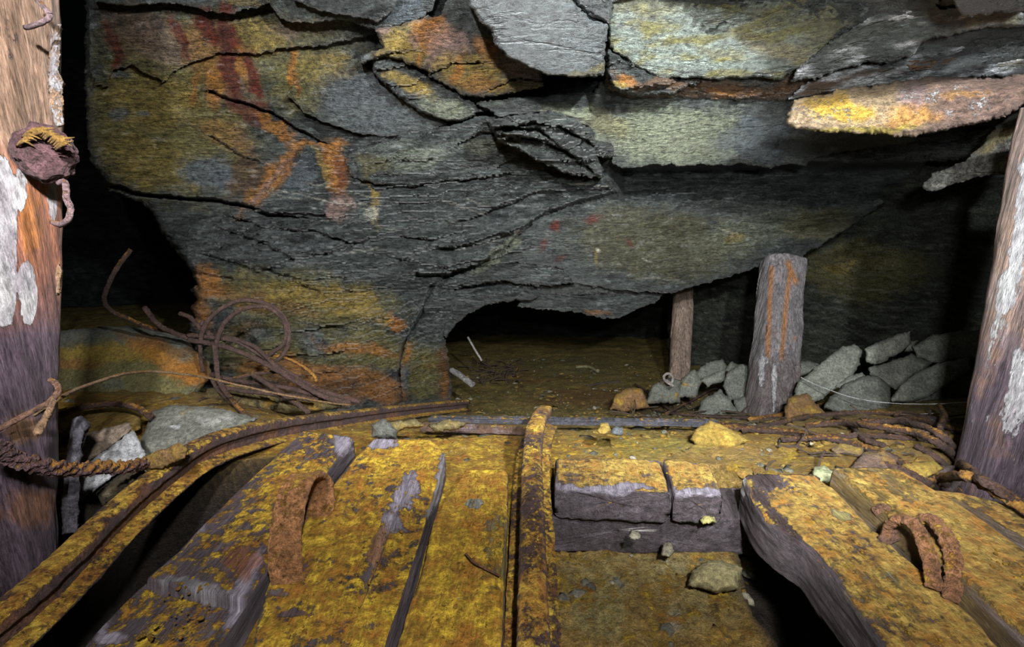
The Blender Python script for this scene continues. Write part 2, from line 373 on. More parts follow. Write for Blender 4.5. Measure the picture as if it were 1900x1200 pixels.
# ---- the main rock mass
W0 = [(158, -60), (160, 0), (158, 120), (160, 220), (168, 300), (205, 352), (262, 376), (280, 392), (300, 432), (330, 470), (352, 498), (364, 528), (350, 538), (368, 556), (354, 570), (362, 590), (350, 600), (360, 640), (372, 700), (380, 775), (560, 790), (700, 775), (838, 760),
 (836, 690), (822, 640), (826, 618), (860, 588), (880, 572), (930, 556), (1000, 548), (1080, 548), (1180, 545), (1250, 540), (1330, 518), (1405, 494), (1480, 482), (1520, 455), (1560, 432), (1600, 402), (1640, 380), (1645, 345), (1700, 330), (1720, 300), (1960, 290), (1960, -60)]
def wdisp(p, q):
    x, y = q[:, 0], q[:, 1]
    a = sst(330, 420, y+.18*(x-500)*(x < 500))*1.0   # layered zone under the smooth upper left bulge
    a = np.maximum(a, sst(560, 700, x)*sst(170, 240, y))
    a = a*(1-.65*sst(960, 1080, x-(y-450)*-.5)*sst(360, 420, y))
    return schist(p, q, 1.35)*a+smoothface(p, q, 1.2)*(1-a)+.0
def grooves(fn, lines):
    def g(p, q):
        s = fn(p, q)
        q3 = np.column_stack([q, np.zeros(len(q))]); wob = 7*fbm(q3, .025, 3, 160)+3*fbm(q3, .1, 2, 161)
        for pts, wd, dep, lip in lines:
            pts = np.array(pts, float); best = np.full(len(q), 1e9); side = np.zeros(len(q))
            for a, b in zip(pts[:-1], pts[1:]):
                e = b-a; ww = q-a; ww = ww+np.stack([0*wob, wob], 1)
                t = np.clip(ww@e/(e@e), 0, 1); r = ww-t[:, None]*e; dd = np.linalg.norm(r, axis=1)
                sg = e[0]*ww[:, 1]-e[1]*ww[:, 0]
                k = dd < best; best = np.where(k, dd, best); side = np.where(k, np.sign(sg), side)
            s = s-1.25*dep*(1-sst(wd*.3, wd, best))
            # the plate above the crack stands proud, fading upwards
            s = s+1.7*lip*np.exp(-best/34)*(side < 0)*sst(0, 3, best)
        return s
    return g
CR = [([(205, 345), (290, 364), (360, 368), (450, 380), (500, 398), (600, 402)], 6, .10, .05),
 ([(775, 511), (832, 513), (886, 492), (940, 458), (985, 415), (1010, 398), (1060, 378), (1135, 360)], 6, .09, .06),
 ([(850, 412), (900, 398), (960, 372), (1010, 352), (1130, 350)], 4, .05, .035),
 ([(740, 705), (750, 640), (768, 610), (790, 570), (800, 530), (850, 505)], 6, .10, .05),
 ([(560, 470), (620, 470), (690, 440), (760, 425)], 3, .03, .02), ([(640, 505), (700, 500), (780, 470), (840, 455)], 3, .03, .02),
 ([(500, 500), (560, 520), (640, 515)], 4, .04, .03), ([(400, 420), (480, 450), (545, 480)], 3, .035, .02), ([(380, 470), (470, 500)], 4, .04, .03), ([(350, 505), (430, 515)], 4, .04, .03),
 ([(800, 570), (835, 540), (930, 520), (1010, 512), (1060, 528)], 5, .07, .04), ([(850, 500), (930, 492), (1000, 480)], 4, .05, .03), ([(1050, 480), (1062, 520)], 2, .02, .01),
 ([(390, 170), (440, 190), (500, 210), (560, 245), (620, 278)], 4, .05, .03),
 ([(390, 255), (440, 285), (480, 300)], 3, .03, .02),
 ([(600, 440), (660, 452), (740, 440), (800, 446), (850, 430)], 3, .03, .03), ([(540, 520), (600, 545), (680, 540), (760, 520)], 4, .04, .03), ([(860, 455), (900, 450), (950, 432)], 3, .03, .03), ([(420, 400), (500, 425), (580, 430), (630, 445)], 3, .03, .03), ([(700, 470), (780, 490), (830, 500)], 3, .03, .03), ([(380, 560), (440, 572), (520, 565)], 3, .03, .025), ([(400, 640), (480, 650), (560, 636), (640, 660)], 3, .03, .03), ([(560, 600), (640, 610), (720, 590)], 3, .03, .03), ([(600, 690), (680, 680), (730, 690)], 3, .03, .03)]
wall = struct(relief('wall_back', W0, lambda x, y: D0(x, y)+.55*sst(296, 318, y)*sst(385, 372, y)*sst(1125, 1160, x), lambda p, q: rockcol(p, q), 3., 3, .5, 1., .10, 22, grooves(wdisp, CR), cap=False, seed=1, gcs=(.5, .5, 1.35)))

def slab(poly, off, cf=None, tilt=(0, 0), step=3., jag=3, thick=.25, rnd=.012, rndpx=8, amp=1., sch=0., lines=None, seed=0, shrink=.97, pale=0., st=STAINS, tint=None, extra=None, label=None):
    poly = np.array(poly, float); c = poly.mean(0)
    df = lambda x, y: D0(x, y)-off+tilt[0]*(x-c[0])/1000+tilt[1]*(y-c[1])/1000
    dp = lambda p, q: smoothface(p, q, amp)+(schist(p, q, sch, .3) if sch else 0)
    if lines: dp = grooves(dp, lines)
    def cf2(p, q):
        col, al = rockcol(p, q, st, seed, pale, tint)
        if extra: col = blobs(q, col, extra, seed+5)
        return col, al
    o = relief('rock_slab', poly, df, cf2, step, jag, thick, shrink, rnd, rndpx, dp, parent=wall, cap=False, seed=seed+3, gcs=(.55, .55, 1.3))
    if label: o['label'] = label
    return o
# rusty faces upper left
slab([(168, -60), (166, 0), (166, 120), (178, 158), (200, 160), (206, 128), (245, 121), (268, 134), (305, 152), (332, 126), (375, 112), (395, 101), (430, 98), (480, 101), (520, 90), (560, 86), (600, 84), (640, 76), (700, 62), (700, -60)], .05, seed=2, amp=.9, thick=.15,
     label='rusty rock face with dark red streaks')
# top band of plates
slab([(160, -60), (176, 2), (215, 10), (320, 5), (350, 12), (415, 25), (440, 22), (480, 12), (500, 3), (515, 28), (540, 42), (580, 43), (640, 36), (670, 46), (692, 56), (720, 50), (765, 44), (800, 20), (830, -60)], .14, seed=4, amp=.8, thick=.2, tint=(1, 1.02, 1),
     extra=[(SL1, 600, 10, 90, 30, 10, .7), (YLW, 440, 5, 50, 10, 0, .4), (BLU, 740, 5, 60, 50, 10, .7)])
slab([(510, -60), (545, 0), (600, 22), (660, 30), (700, 40), (730, 20), (760, -60)], .19, seed=5, amp=.8, thick=.1, pale=.1)
# grey plate and dark ledge below it
slab([(470, 180), (545, 213), (600, 225), (640, 238), (700, 246), (740, 256), (738, 266), (700, 262), (680, 272), (655, 270), (615, 262), (570, 243), (520, 215)], .04, seed=6, tint=(.5, .5, .5), thick=.1)
slab([(535, 180), (548, 150), (580, 128), (640, 112), (670, 108), (702, 142), (735, 172), (775, 203), (808, 217), (835, 230), (800, 238), (765, 243), (731, 254), (680, 250), (640, 240), (600, 226), (560, 205)], .10, seed=7, amp=.8, thick=.16, pale=.15,
     extra=[((.13, .15, .165), 680, 190, 100, 60, 20, .7)], label='grey slate plate')
# orange stained plates
ORL = [(YLW, 740, 90, 60, 50, 0, .8), (OLV, 730, 130, 60, 30, 0, .6), (ORG, 800, 60, 40, 30, 0, .8), (PNK, 830, 90, 40, 40, 0, .65), (PNK, 700, 45, 30, 20, 0, .6), (YLW, 870, 130, 80, 40, 10, .75), (ORG, 780, 110, 5, 22, 0, .9), (ORG, 845, 130, 10, 35, 20, .8), (YLW, 960, 160, 60, 20, 0, .7), (PNK, 960, 125, 40, 18, 20, .55), (ORG, 890, 150, 50, 14, 0, .5), (ORG, 900, 90, 20, 40, -30, .6), (PNK, 770, 75, 16, 12, 0, .6)]
slab([(692, 90), (690, 135), (731, 172), (771, 202), (808, 217), (832, 228), (866, 220), (900, 206), (880, 195), (860, 175), (845, 168), (795, 142), (760, 120), (720, 90)], .15, seed=8, amp=.9, thick=.12, sch=.8, extra=[(YLW, 760, 160, 60, 16, 30, .7), (GRN, 830, 205, 50, 20, 0, .5)])
slab([(694, 54), (741, 46), (780, 34), (819, 28), (850, -60), (960, -60), (1000, 120), (1010, 160), (967, 170), (930, 176), (893, 183), (860, 176), (830, 158), (795, 142), (792, 130), (720, 105), (668, 118), (668, 104), (710, 88)], .21, seed=9, amp=1., thick=.14, extra=ORL, rnd=.02, lines=[([(790, 140), (840, 118), (890, 116)], 2, .015, .012), ([(715, 100), (770, 95)], 2, .012, .01), ([(905, 165), (960, 145), (1010, 150)], 2, .012, .01)],
     label='orange and violet stained rock plate')
# middle plates
slab([(637, 293), (660, 276), (738, 259), (781, 249), (819, 236), (880, 216), (933, 212), (965, 240), (985, 270), (960, 286), (933, 305), (905, 326), (866, 332), (805, 339), (765, 345), (690, 340), (650, 325)], .10, seed=10, sch=1., amp=.8, thick=.12, pale=.08, lines=[([(850, 268), (890, 250), (930, 246)], 3, .03, .02), ([(740, 300), (800, 296), (860, 300)], 2, .02, .01)], label='green-grey slate plate')
slab([(470, 392), (500, 345), (545, 290), (562, 268), (600, 266), (632, 272), (650, 300), (672, 338), (700, 352), (800, 342), (870, 336), (960, 332), (1010, 340), (985, 360), (960, 372), (900, 396), (845, 410), (832, 429), (798, 421), (765, 435), (741, 428), (714, 426), (684, 438), (650, 438), (633, 425), (600, 405), (520, 398)], .05, seed=11, sch=1.1, amp=.7, thick=.12, lines=[([(700, 375), (760, 380), (840, 372)], 2, .02, .01)])
# crumpled plates left of the pale slab
slab([(900, 222), (960, 214), (1010, 208), (1020, 205), (1070, 220), (1095, 238), (1110, 262), (1138, 268), (1138, 292), (1110, 292), (1120, 330), (1060, 325), (1000, 300), (960, 275), (925, 262)], .30, seed=12, sch=1.8, amp=1., thick=.25, tint=(.75, .75, .72), lines=[([(940, 235), (1000, 240), (1060, 290), (1100, 320)], 4, .04, .02), ([(985, 225), (1040, 235), (1100, 270)], 3, .04, .02), ([(960, 255), (1020, 268), (1080, 296)], 3, .03, .02)])
# pale slab under the ceiling slabs
PALE = [(GRN, 1250, 250, 160, 60, 0, .8), (BLU, 1400, 260, 90, 40, 0, .7), (OLV, 1120, 225, 60, 20, 20, .5), (GRN, 1050, 205, 60, 14, 0, .7)]
slab([(880, 190), (980, 180), (1100, 170), (1150, 120), (1480, 120), (1560, 200), (1700, 215), (1700, 262), (1620, 272), (1540, 285), (1505, 297), (1492, 308), (1460, 304), (1428, 311), (1380, 304), (1330, 307), (1300, 304), (1262, 308), (1246, 305), (1203, 306), (1158, 313), (1138, 303), (1136, 272), (1105, 262), (1090, 235), (1060, 217), (1000, 208), (930, 215)], .20, seed=13, amp=.6, thick=.16, pale=.25, extra=PALE, lines=[([(1400, 300), (1440, 280), (1452, 240)], 2, .015, .01)], label='pale green-grey overhanging slab')
slab([(860, 175), (1000, 160), (1130, 150), (1140, 175), (1060, 192), (960, 205), (900, 204)], .12, seed=14, thick=.1, tint=(.6, .6, .6))
# hanging mass right
slab([(945, 452), (1000, 405), (1060, 382), (1130, 372), (1400, 372), (1645, 372), (1600, 404), (1560, 432), (1520, 456), (1480, 482), (1410, 493), (1330, 520), (1250, 543), (1180, 541), (1090, 530), (1055, 522), (1045, 500), (1000, 492), (950, 486)], .10, seed=15, amp=1., thick=.5, sch=.25, rnd=.03, rndpx=14, pale=.06, label='broad hanging slate face')
slab([(835, 515), (880, 500), (930, 488), (1010, 492), (1050, 505), (1063, 524), (1000, 531), (930, 520), (860, 532)], .14, seed=16, sch=.8, thick=.1)
slab([(845, 552), (880, 540), (930, 534), (1010, 543), (985, 556), (930, 560), (885, 572), (845, 600), (826, 630), (822, 600)], .06, seed=17, sch=.8, thick=.2)
slab([(970, 545), (1100, 548), (1240, 538), (1215, 562), (1175, 577), (1137, 592), (1090, 583), (1040, 576), (1000, 574), (962, 568)], -.05, seed=18, thick=.25, sch=.5, extra=[(ORG, 1110, 575, 30, 6, 5, .5)])
slab([(802, 540), (842, 535), (846, 560), (824, 620), (836, 690), (840, 745), (748, 752), (742, 690), (752, 640), (766, 612), (782, 590), (788, 560)], .10, seed=19, sch=1., thick=.3, rnd=.03, rndpx=14)

# ---- ceiling slabs
ceil = None
def cslab(name, poly, off, **kw):
    global ceil
    w_ = globals()['wall']
    poly_ = np.array(poly, float); c = poly_.mean(0)
    seed = kw.get('seed', 0); tilt = kw.get('tilt', (0, 0))
    df = lambda x, y: D0(x, y)-off+tilt[0]*(x-c[0])/1000+tilt[1]*(y-c[1])/1000
    dp = lambda p, q: smoothface(p, q, kw.get('amp', 1))+(schist(p, q, kw['sch'], .3) if 'sch' in kw else 0)
    if 'lines' in kw: dp = grooves(dp, kw['lines'])
    def cf2(p, q):
        col, al = rockcol(p, q, None, seed, kw.get('pale', 0), kw.get('tint'))
        if 'extra' in kw: col = blobs(q, col, kw['extra'], seed+5)
        if 'streak' in kw:
            t = sst(-.05, .28, fbm(np.stack([p[:, 0], p[:, 1], p[:, 2]-.1*p[:, 0]], 1), (9, 9, 40), 5, 200+seed))[:, None]*kw['streak'][1]
            col = col*(1-t)+np.array(kw['streak'][0])*t
        return col, al
    o = relief(name, poly, df, cf2, 3., kw.get('jag', 3), kw.get('thick', .3), kw.get('shrink', .98), kw.get('rnd', .015), kw.get('rndpx', 8), dp, parent=ceil, seed=seed+3, gcs=(.6, .6, 1.25))
    if ceil is None: ceil = struct(o)
    if 'label' in kw: o['label'] = kw['label']
    return o
# the lower rusty-edged layer is the ceiling itself
cslab('ceiling', [(1118, 100), (1124, 165), (1150, 172), (1165, 182), (1260, 181), (1340, 184), (1462, 187), (1560, 178), (1700, 165), (1960, 150), (1960, -60), (1118, -60)], .26, seed=20, sch=1., rnd=.03, rndpx=10, thick=.3, tilt=(0, .6),
      extra=[(BRN, 1300, 175, 240, 26, 0, .8), (ORG, 1160, 150, 40, 16, 20, .7), (YLW, 1150, 158, 20, 8, 0, .6), (BRN, 1600, 140, 200, 30, -6, .9), (ORG, 1340, 178, 40, 8, 0, .6)])
cslab('rock_slab', [(1460, 186), (1500, 150), (1560, 130), (1600, 118), (1660, 115), (1705, 90), (1720, 80), (1790, 68), (1960, 45), (1960, 148), (1840, 141), (1700, 148), (1560, 166)], .30, seed=21, tilt=(0, -.3), tint=(.9, .9, .95), thick=.2,
      extra=[(BRN, 1560, 150, 120, 20, -12, .8), (OLV, 1880, 110, 40, 24, 0, .7)], pale=.1, streak=((.7, .72, .78), .9))
cslab('rock_slab', [(1470, 150), (1480, 128), (1530, 85), (1610, 35), (1650, 10), (1665, -60), (1960, -60), (1960, 48), (1850, 50), (1790, 60), (1735, 70), (1708, 80), (1698, 100), (1650, 116), (1600, 117), (1560, 130), (1510, 146)], .36, seed=22, tilt=(0, -.3), thick=.18, pale=.15, streak=((.75, .77, .82), 1.), amp=1.2,
      extra=[(OLV, 1830, 40, 70, 18, -8, .6), (OLV, 1790, 15, 60, 20, 0, .3), (SL1, 1680, 60, 60, 16, -20, .5)], label='dark slab with silvery streaks')
cslab('rock_slab', [(1124, -60), (1134, 25), (1126, 45), (1128, 65), (1130, 88), (1155, 105), (1185, 125), (1205, 136), (1240, 146), (1300, 144), (1330, 148), (1400, 142), (1450, 148), (1470, 133), (1500, 120), (1532, 85), (1540, 72), (1600, 30), (1625, 10), (1632, -60)], .35, seed=23, tilt=(0, -.1), thick=.16, pale=.12, amp=1.3,
      extra=[((.27, .32, .28), 1300, 60, 330, 120, 0, .8), (OLV, 1200, 10, 70, 22, 0, .5), (YLW, 1440, 90, 90, 22, 10, .45), (OLV, 1540, 60, 60, 60, -40, .6), (OLV, 1340, 100, 60, 16, 20, .5), (OLV, 1440, 30, 50, 24, 0, .5), (BLU, 1400, 80, 60, 14, 0, .3)],
      streak=((.20, .18, .04), .85), label='big pale green slab of the ceiling')
cslab('rock_slab', [(1126, 120), (1126, 88), (1150, 100), (1180, 122), (1210, 134), (1250, 146), (1300, 150), (1250, 176), (1180, 178), (1135, 165)], .31, seed=27, thick=.1, sch=1.2, jag=4, extra=[(ORG, 1160, 150, 30, 14, 20, .7), (YLW, 1150, 158, 20, 8, 0, .7), (BRN, 1230, 155, 60, 12, 0, .6)])
cslab('rock_slab', [(868, -60), (868, 4), (886, 34), (910, 57), (920, 81), (940, 104), (980, 124), (1010, 137), (1034, 140), (1068, 144), (1120, 139), (1123, 111), (1126, 67), (1128, 46), (1096, 36), (1078, 17), (1058, -4), (1050, -60)], .42, seed=24, thick=.22, amp=.7, pale=.05,
      extra=[((.135, .155, .165), 1000, 60, 160, 100, 0, .75), (OLV, 1080, 132, 50, 8, -5, .6)], label='flat grey slab of the ceiling')
cslab('rock_slab', [(1040, -60), (1058, -8), (1078, 14), (1098, 32), (1130, 46), (1136, 26), (1130, -60)], .37, seed=25, thick=.1, sch=1.)
cslab('rock_slab', [(1762, -60), (1775, 20), (1800, 32), (1850, 22), (1960, 24), (1960, -60)], .52, seed=26, thick=.1, tint=(.4, .4, .4))

# ---- ground
YP = [-1.5, .0, 1.0, 1.33, 1.79, 2.4, 3.05, 4, 5.5, 8, 12]
ZP = [0, 0, -.01, -.09, -.28, -.54, -.80, -1.0, -1.2, -1.55, -2.0]
def profile(Y): return np.interp(Y, YP, ZP)
def gpoly(px, z=0): return np.array([GZ(x, y, z)[:2] for x, y in px])
PITS = [  # (outline on the ground, depth, softness)
 (gpoly([(-700, 1500), (200, 880), (440, 835), (560, 815), (590, 880), (540, 980), (470, 1080), (380, 1240), (250, 1500)]), -.75, .03),
 (gpoly([(1385, 900), (1520, 930), (1600, 1010), (1800, 1200), (2000, 1600), (1700, 1600), (1560, 1240), (1480, 1110), (1420, 1020)]), -.42, .03),
 (gpoly([(990, 890), (1400, 890), (1440, 1100), (1520, 1240), (1600, 1700), (980, 1700)], -.06), -.13, .02),
 (gpoly([(660, 860), (700, 900), (520, 1500), (380, 1500)]), -.5, .03),
 (gpoly([(1780, 760), (2100, 700), (2500, 1100), (1950, 1000), (1700, 900)]), -.12, .06),
]
def ground(X, Y):
    X = np.asarray(X, float); Y = np.asarray(Y, float); sh = X.shape; x = X.ravel(); y = Y.ravel()
    z = profile(y)
    q = np.stack([x, y], 1)
    for pl, dep, soft in PITS:
        sd = poly_sd(q, pl); z = z+dep*sst(-soft*.3, soft, sd)
    z = z+.11*sst(.5, 1.1, x/np.maximum(y, 1))*sst(1.2, 2.4, y)    # rubble bank on the right
    z = z+.12*sst(.35, .8, -x/np.maximum(y, 1))*sst(1.2, 2., y)*1.5
    z = z+.35*sst(3.2, 5, y)*sst(.15, .5, -(x+.1)/np.maximum(y, 1))
    return z.reshape(sh)
ny, nx = 430, 560
tv = np.linspace(0, 1, ny); Yg = .28*np.exp(tv*math.log(9.5/.28)); us = np.linspace(-1.75, 1.75, nx)
XX = us[None, :]*(Yg[:, None]+.25); YY = np.repeat(Yg[:, None], nx, 1)
ZZ = ground(XX, YY)
gp = np.stack([XX, YY, ZZ], -1).reshape(-1, 3)
rough_ = .010+.012*sst(1.2, 3, gp[:, 1])
flat = np.column_stack([gp[:, :2], gp[:, 2]*.3])
gp[:, 2] += rough_*(1.1*fbm(flat, 5, 4, 300)+1.3*fbm(flat, 14, 4, 305)+.6*fbm(flat, 60, 3, 310))+.018*sst(1.1, 2.5, gp[:, 1])*fbm(flat, 3, 3, 320)
gx_, gy_, gd_ = pix(gp); gq = np.stack([gx_, gy_], 1)
far = sst(1.3, 2.5, gp[:, 1])[:, None]
n_ = fbm(flat, 4, 4, 330)[:, None]; nf_ = fbm(flat, 25, 4, 335)[:, None]
gc_ = np.array((.34, .215, .06))*(1+.5*n_+.5*nf_)
gc_ = gc_*(1-far)+far*np.array((.24, .18, .05))*(1+.6*n_+.8*nf_)
GB = [((.5, .5, .48), 1250, 1152, 16, 26, 10, .8), ((.45, .43, .3), 1240, 1050, 34, 14, 0, .5), ((.36, .17, .03), 1180, 1100, 120, 30, 0, .35), ((.08, .05, .03), 1300, 1130, 60, 14, 20, .5), (BRN, 1120, 745, 160, 24, 0, .6), ((.2, .09, .02), 1000, 700, 80, 14, 0, .5), ((.055, .04, .03), 1430, 1090, 70, 60, 40, .8), ((.42, .34, .14), 1200, 1090, 200, 110, 0, .6), ((.30, .26, .04), 1180, 820, 140, 30, 0, .6), ((.30, .29, .12), 1120, 1120, 80, 60, 0, .4), ((.09, .07, .03), 1250, 760, 140, 20, 0, .6), ((.07, .055, .04), 1330, 1080, 60, 20, 30, .6), ((.30, .16, .03), 1200, 1140, 50, 60, 0, .5), ((.1, .05, .03), 1390, 930, 26, 60, 0, .6),
 ((.12, .075, .03), 600, 745, 300, 20, 3, .7), ((.16, .14, .06), 1050, 680, 120, 26, 0, .5)]
gc_ = blobs(gq, gc_, GB, 40)
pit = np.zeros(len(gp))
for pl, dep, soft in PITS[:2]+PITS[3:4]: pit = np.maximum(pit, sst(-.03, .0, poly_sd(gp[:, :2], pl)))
gc_ = gc_*(1-pit[:, None])+np.array((.03, .022, .016))*pit[:, None]  # shade of the deep gaps put into the mud colour, nearly black
al = np.clip(.52+.25*fbm(flat, 2.5, 3, 340)-.32*far[:, 0]-1.2*pit+.12*sst(.2, -.1, gp[:, 0])*(1-far[:, 0]), 0, 1)
al[gq[:, 0] > 1040] -= .10*(sst(960, 1000, gq[:, 1])*(1-sst(1500, 1501, gq[:, 1])))[gq[:, 0] > 1040]
i = np.arange(ny-1)[:, None]*nx; j = np.arange(nx-1)[None]
gf = np.stack([i+j, i+j+1, i+nx+j+1, i+nx+j], -1).reshape(-1, 4)
floor = struct(build('floor', gp, gf, 'mud', None, gc_, al))
def onG(px, py, h=0.):
    """where the ray through a pixel meets the ground, raised by h"""
    d = np.linspace(.3, 9, 900); p = P(np.full(900, px), np.full(900, py), d)
    z = ground(p[:, 0], p[:, 1])+h
    k = np.argmax(p[:, 2] < z); k = k if k > 0 else 899
    return p[k], d[k]

# ---- far walls of the workings: right, left, end
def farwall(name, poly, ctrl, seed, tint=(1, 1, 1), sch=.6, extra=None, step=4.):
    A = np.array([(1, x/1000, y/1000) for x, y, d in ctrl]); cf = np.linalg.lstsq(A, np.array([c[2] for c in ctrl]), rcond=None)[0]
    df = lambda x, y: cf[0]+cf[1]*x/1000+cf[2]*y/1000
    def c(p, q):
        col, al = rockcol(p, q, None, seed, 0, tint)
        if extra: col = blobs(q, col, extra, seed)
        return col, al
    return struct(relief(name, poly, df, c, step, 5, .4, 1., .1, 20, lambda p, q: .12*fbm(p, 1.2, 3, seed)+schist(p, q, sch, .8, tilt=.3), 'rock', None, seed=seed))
farwall('wall_right', [(1240, 440), (1500, 340), (1700, 250), (2050, 180), (2150, 600), (2100, 900), (1800, 790), (1500, 760), (1240, 740)], [(1250, 600, 5.2), (1500, 600, 4.2), (1800, 600, 3.4), (1600, 400, 3.7)], 400, (1.0, .95, .75), .8, extra=[(OLV, 1600, 500, 140, 60, 0, .5), (YLW, 1560, 498, 40, 8, -8, .4)])
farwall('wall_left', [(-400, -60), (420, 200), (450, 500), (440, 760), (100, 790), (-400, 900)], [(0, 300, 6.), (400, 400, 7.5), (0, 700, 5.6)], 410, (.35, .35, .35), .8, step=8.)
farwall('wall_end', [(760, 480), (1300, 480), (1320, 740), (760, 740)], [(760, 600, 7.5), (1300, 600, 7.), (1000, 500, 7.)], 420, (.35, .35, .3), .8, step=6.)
# ============================================================ BUILDERS OF THINGS
def finish(v, f, amp=0., sc=20., seed=0, amp2=0., sc2=80., gc=None):
    n = vnorm(v, f)
    g = v if gc is None else gc
    if amp: v = v+n*(amp*fbm(g, sc, 4, seed))[:, None]
    if amp2: v = v+n*(amp2*fbm(g, sc2, 3, seed+9))[:, None]
    return v, vnorm(v, f)

def rrect(w_, h_, r, nw=24, nh=8):
    """rounded rectangle loop in unit corner coordinates, dense along the sides; starts at the top left"""
    p = []
    def side(a, b, n):
        for t in np.linspace(0, 1, n, endpoint=False): p.append(np.array(a)*(1-t)+np.array(b)*t)
    x, y = w_/2, h_/2
    side((-x+r, y), (x-r, y), nw); side((x-r*.3, y-r*.3), (x, y-r), 1)
    side((x, y-r), (x, -y+r), nh); side((x-r*.3, -y+r*.3), (x-r, -y), 1)
    side((x-r, -y), (-x+r, -y), nw//2); side((-x+r*.3, -y+r*.3), (-x, -y+r), 1)
    side((-x, -y+r), (-x, y-r), nh); side((-x+r*.3, y-r*.3), (-x+r, y), 1)
    return np.array(p)

WOODC = np.array((.085, .065, .075)); WOODG = np.array((.20, .17, .20))
def plank(name, left, right, z, th, m='wood', seed=0, N=150, nw=46, nh=16, crust=.62, side=.1, chip=.006, wc=WOODC, tilt=0., prof=None, drop=None, paint=None, parent=None, rough=1.):
    """timber between two traced top edges (pixel lists, far to near) lying at height z"""
    z = np.broadcast_to(z, (len(left),)) if np.ndim(z) == 0 else np.array(z)
    L = catmull([GZ(x, y, zz) for (x, y), zz in zip(left, z)], N); R = catmull([GZ(x, y, zz+tilt) for (x, y), zz in zip(right, z)], N)
    wd = np.linalg.norm(L-R, axis=1).mean()
    lp = rrect(wd, th, min(.009, th*.2), nw, nh)
    rings = []
    for k in range(N):
        a, b = L[k], R[k]; s = (b-a); sl = np.linalg.norm(s); s = s/sl
        u = np.cross(s, (L[min(k+1, N-1)]-L[max(k-1, 0)])); u /= np.linalg.norm(u)+1e-9
        if u[2] < 0: u = -u
        c = (a+b)/2-u*th/2
        rings.append(c+lp[:, :1]*(sl/wd)*s+lp[:, 1:]*u)
    v, f, n, K = loft(rings, nr=7)
    if L[0][1] < L[-1][1] or True:
        # keep the faces pointing outwards
        c0 = v.mean(0); nn = vnorm(v, f)
        if ((v-c0)*nn).sum() < 0: f = f[:, ::-1]
    # grain coordinates: long axis squeezed
    ax = (L[-1]+R[-1]-L[0]-R[0]); ax /= np.linalg.norm(ax)
    along = v@ax; gc = v-along[:, None]*ax*.86
    n0 = vnorm(v, f)
    up = n0[:, 2]
    # worn long edges, saw and split marks, end wear
    ridge = np.tile(np.minimum(abs(abs(lp[:, 0])-wd/2)+abs(abs(lp[:, 1])-th/2), 1), n)
    e = np.exp(-ridge/.012)
    v = v-n0*(e*chip*np.clip(.4+1.8*fbm(v, 9, 4, seed+2), 0, 2))[:, None]
    v = v+n0*(rough*(.004*fbm(gc, 12, 4, seed)+.0022*fbm(gc, 50, 3, seed+4)))[:, None]
    crk = sst(.30, .5, fbm(gc*np.array((1, 1, 1)), 16, 3, seed+30)); v = v-n0*(crk*.005)[:, None]
    px, py, _ = pix(v); q = np.stack([px, py], 1)
    if prof is not None: v = v-np.array((0, 0, 1))*prof(q, v, up)[:, None]*sst(.3, .8, up)[:, None]
    nn = vnorm(v, f); up = nn[:, 2]
    g1 = fbm(gc, 22, 4, seed+11); g2 = fbm(v, 6, 3, seed+12)
    col = wc*(1+.6*g1[:, None]+.3*g2[:, None])
    w2 = (sst(0, .5, fbm(gc, 30, 3, seed+14))*.55)[:, None]; col = col*(1-w2)+WOODG*w2
    al = side+(crust-side)*sst(.25, .75, up)+.22*g2
    if paint is not None: col, al = paint(q, v, up, col, al)
    return build(name, v, f, m, parent, col, np.clip(al, 0, 1), gc=gc)

def tube(path, r, K=10, twist=0., strand=0., ns=3, seed=0, rough=.0, flat=1.):
    path = np.asarray(path); N = len(path)
    t, s, u = frames(path); L = arclen(path)
    r = np.broadcast_to(r, (N,)) if np.ndim(r) == 0 else np.interp(np.linspace(0, 1, N), np.linspace(0, 1, len(r)), r)
    ph = np.arange(K)/K*2*np.pi
    rr = r[:, None]*(1+strand*np.cos(ns*(ph[None, :]-L[:, None]*twist)))
    v = path[:, None]+rr[..., None]*(np.cos(ph)[None, :, None]*s[:, None]+flat*np.sin(ph)[None, :, None]*u[:, None])
    V, f, n, K = loft(v, nr=2)
    nn = vnorm(V, f)
    c = np.repeat(np.concatenate([path[:1]]*2+[path]+[path[-1:]]*2), K, axis=0)
    if ((V-c)*nn).sum() < 0: f = f[:, ::-1]; nn = -nn
    if rough: V = V+nn*(rough*(fbm(V, 90, 3, seed)+.7*fbm(V, 260, 2, seed+4)))[:, None]
    return V, f

CABC = np.array((.075, .042, .035))
def cable(pts, r, label, group, seed=0, crust=.35, col=CABC, name='steel_cable', cat='cable', n=None, twist=90., strand=.16, rough=None, m='cable', K=12, parent=None, conv=True):
    p = np.array([P(a, b, c) for a, b, c in pts]) if conv else np.array(pts, float)
    L = arclen(p)[-1]; n = n or int(np.clip(L/(r*.9), 30, 420))
    path = catmull(p, n)
    path = path+.0025*np.stack([fbm(path, 12, 2, seed), fbm(path, 12, 2, seed+1), fbm(path, 12, 2, seed+2)], 1)
    v, f = tube(path, r, K, twist/(r/.007), strand, 4, seed, r*.35 if rough is None else rough)
    g = fbm(v, 30, 3, seed+5); g2 = fbm(v, 5, 2, seed+7)
    c = np.array(col)*(1+.9*g[:, None])
    nn = vnorm(v, f)
    o = build(name, v, f, m, parent, c, np.clip(crust+.35*g2+.22*nn[:, 2], 0, 1))
    if parent is None: tag(o, label, cat, group)
    return o

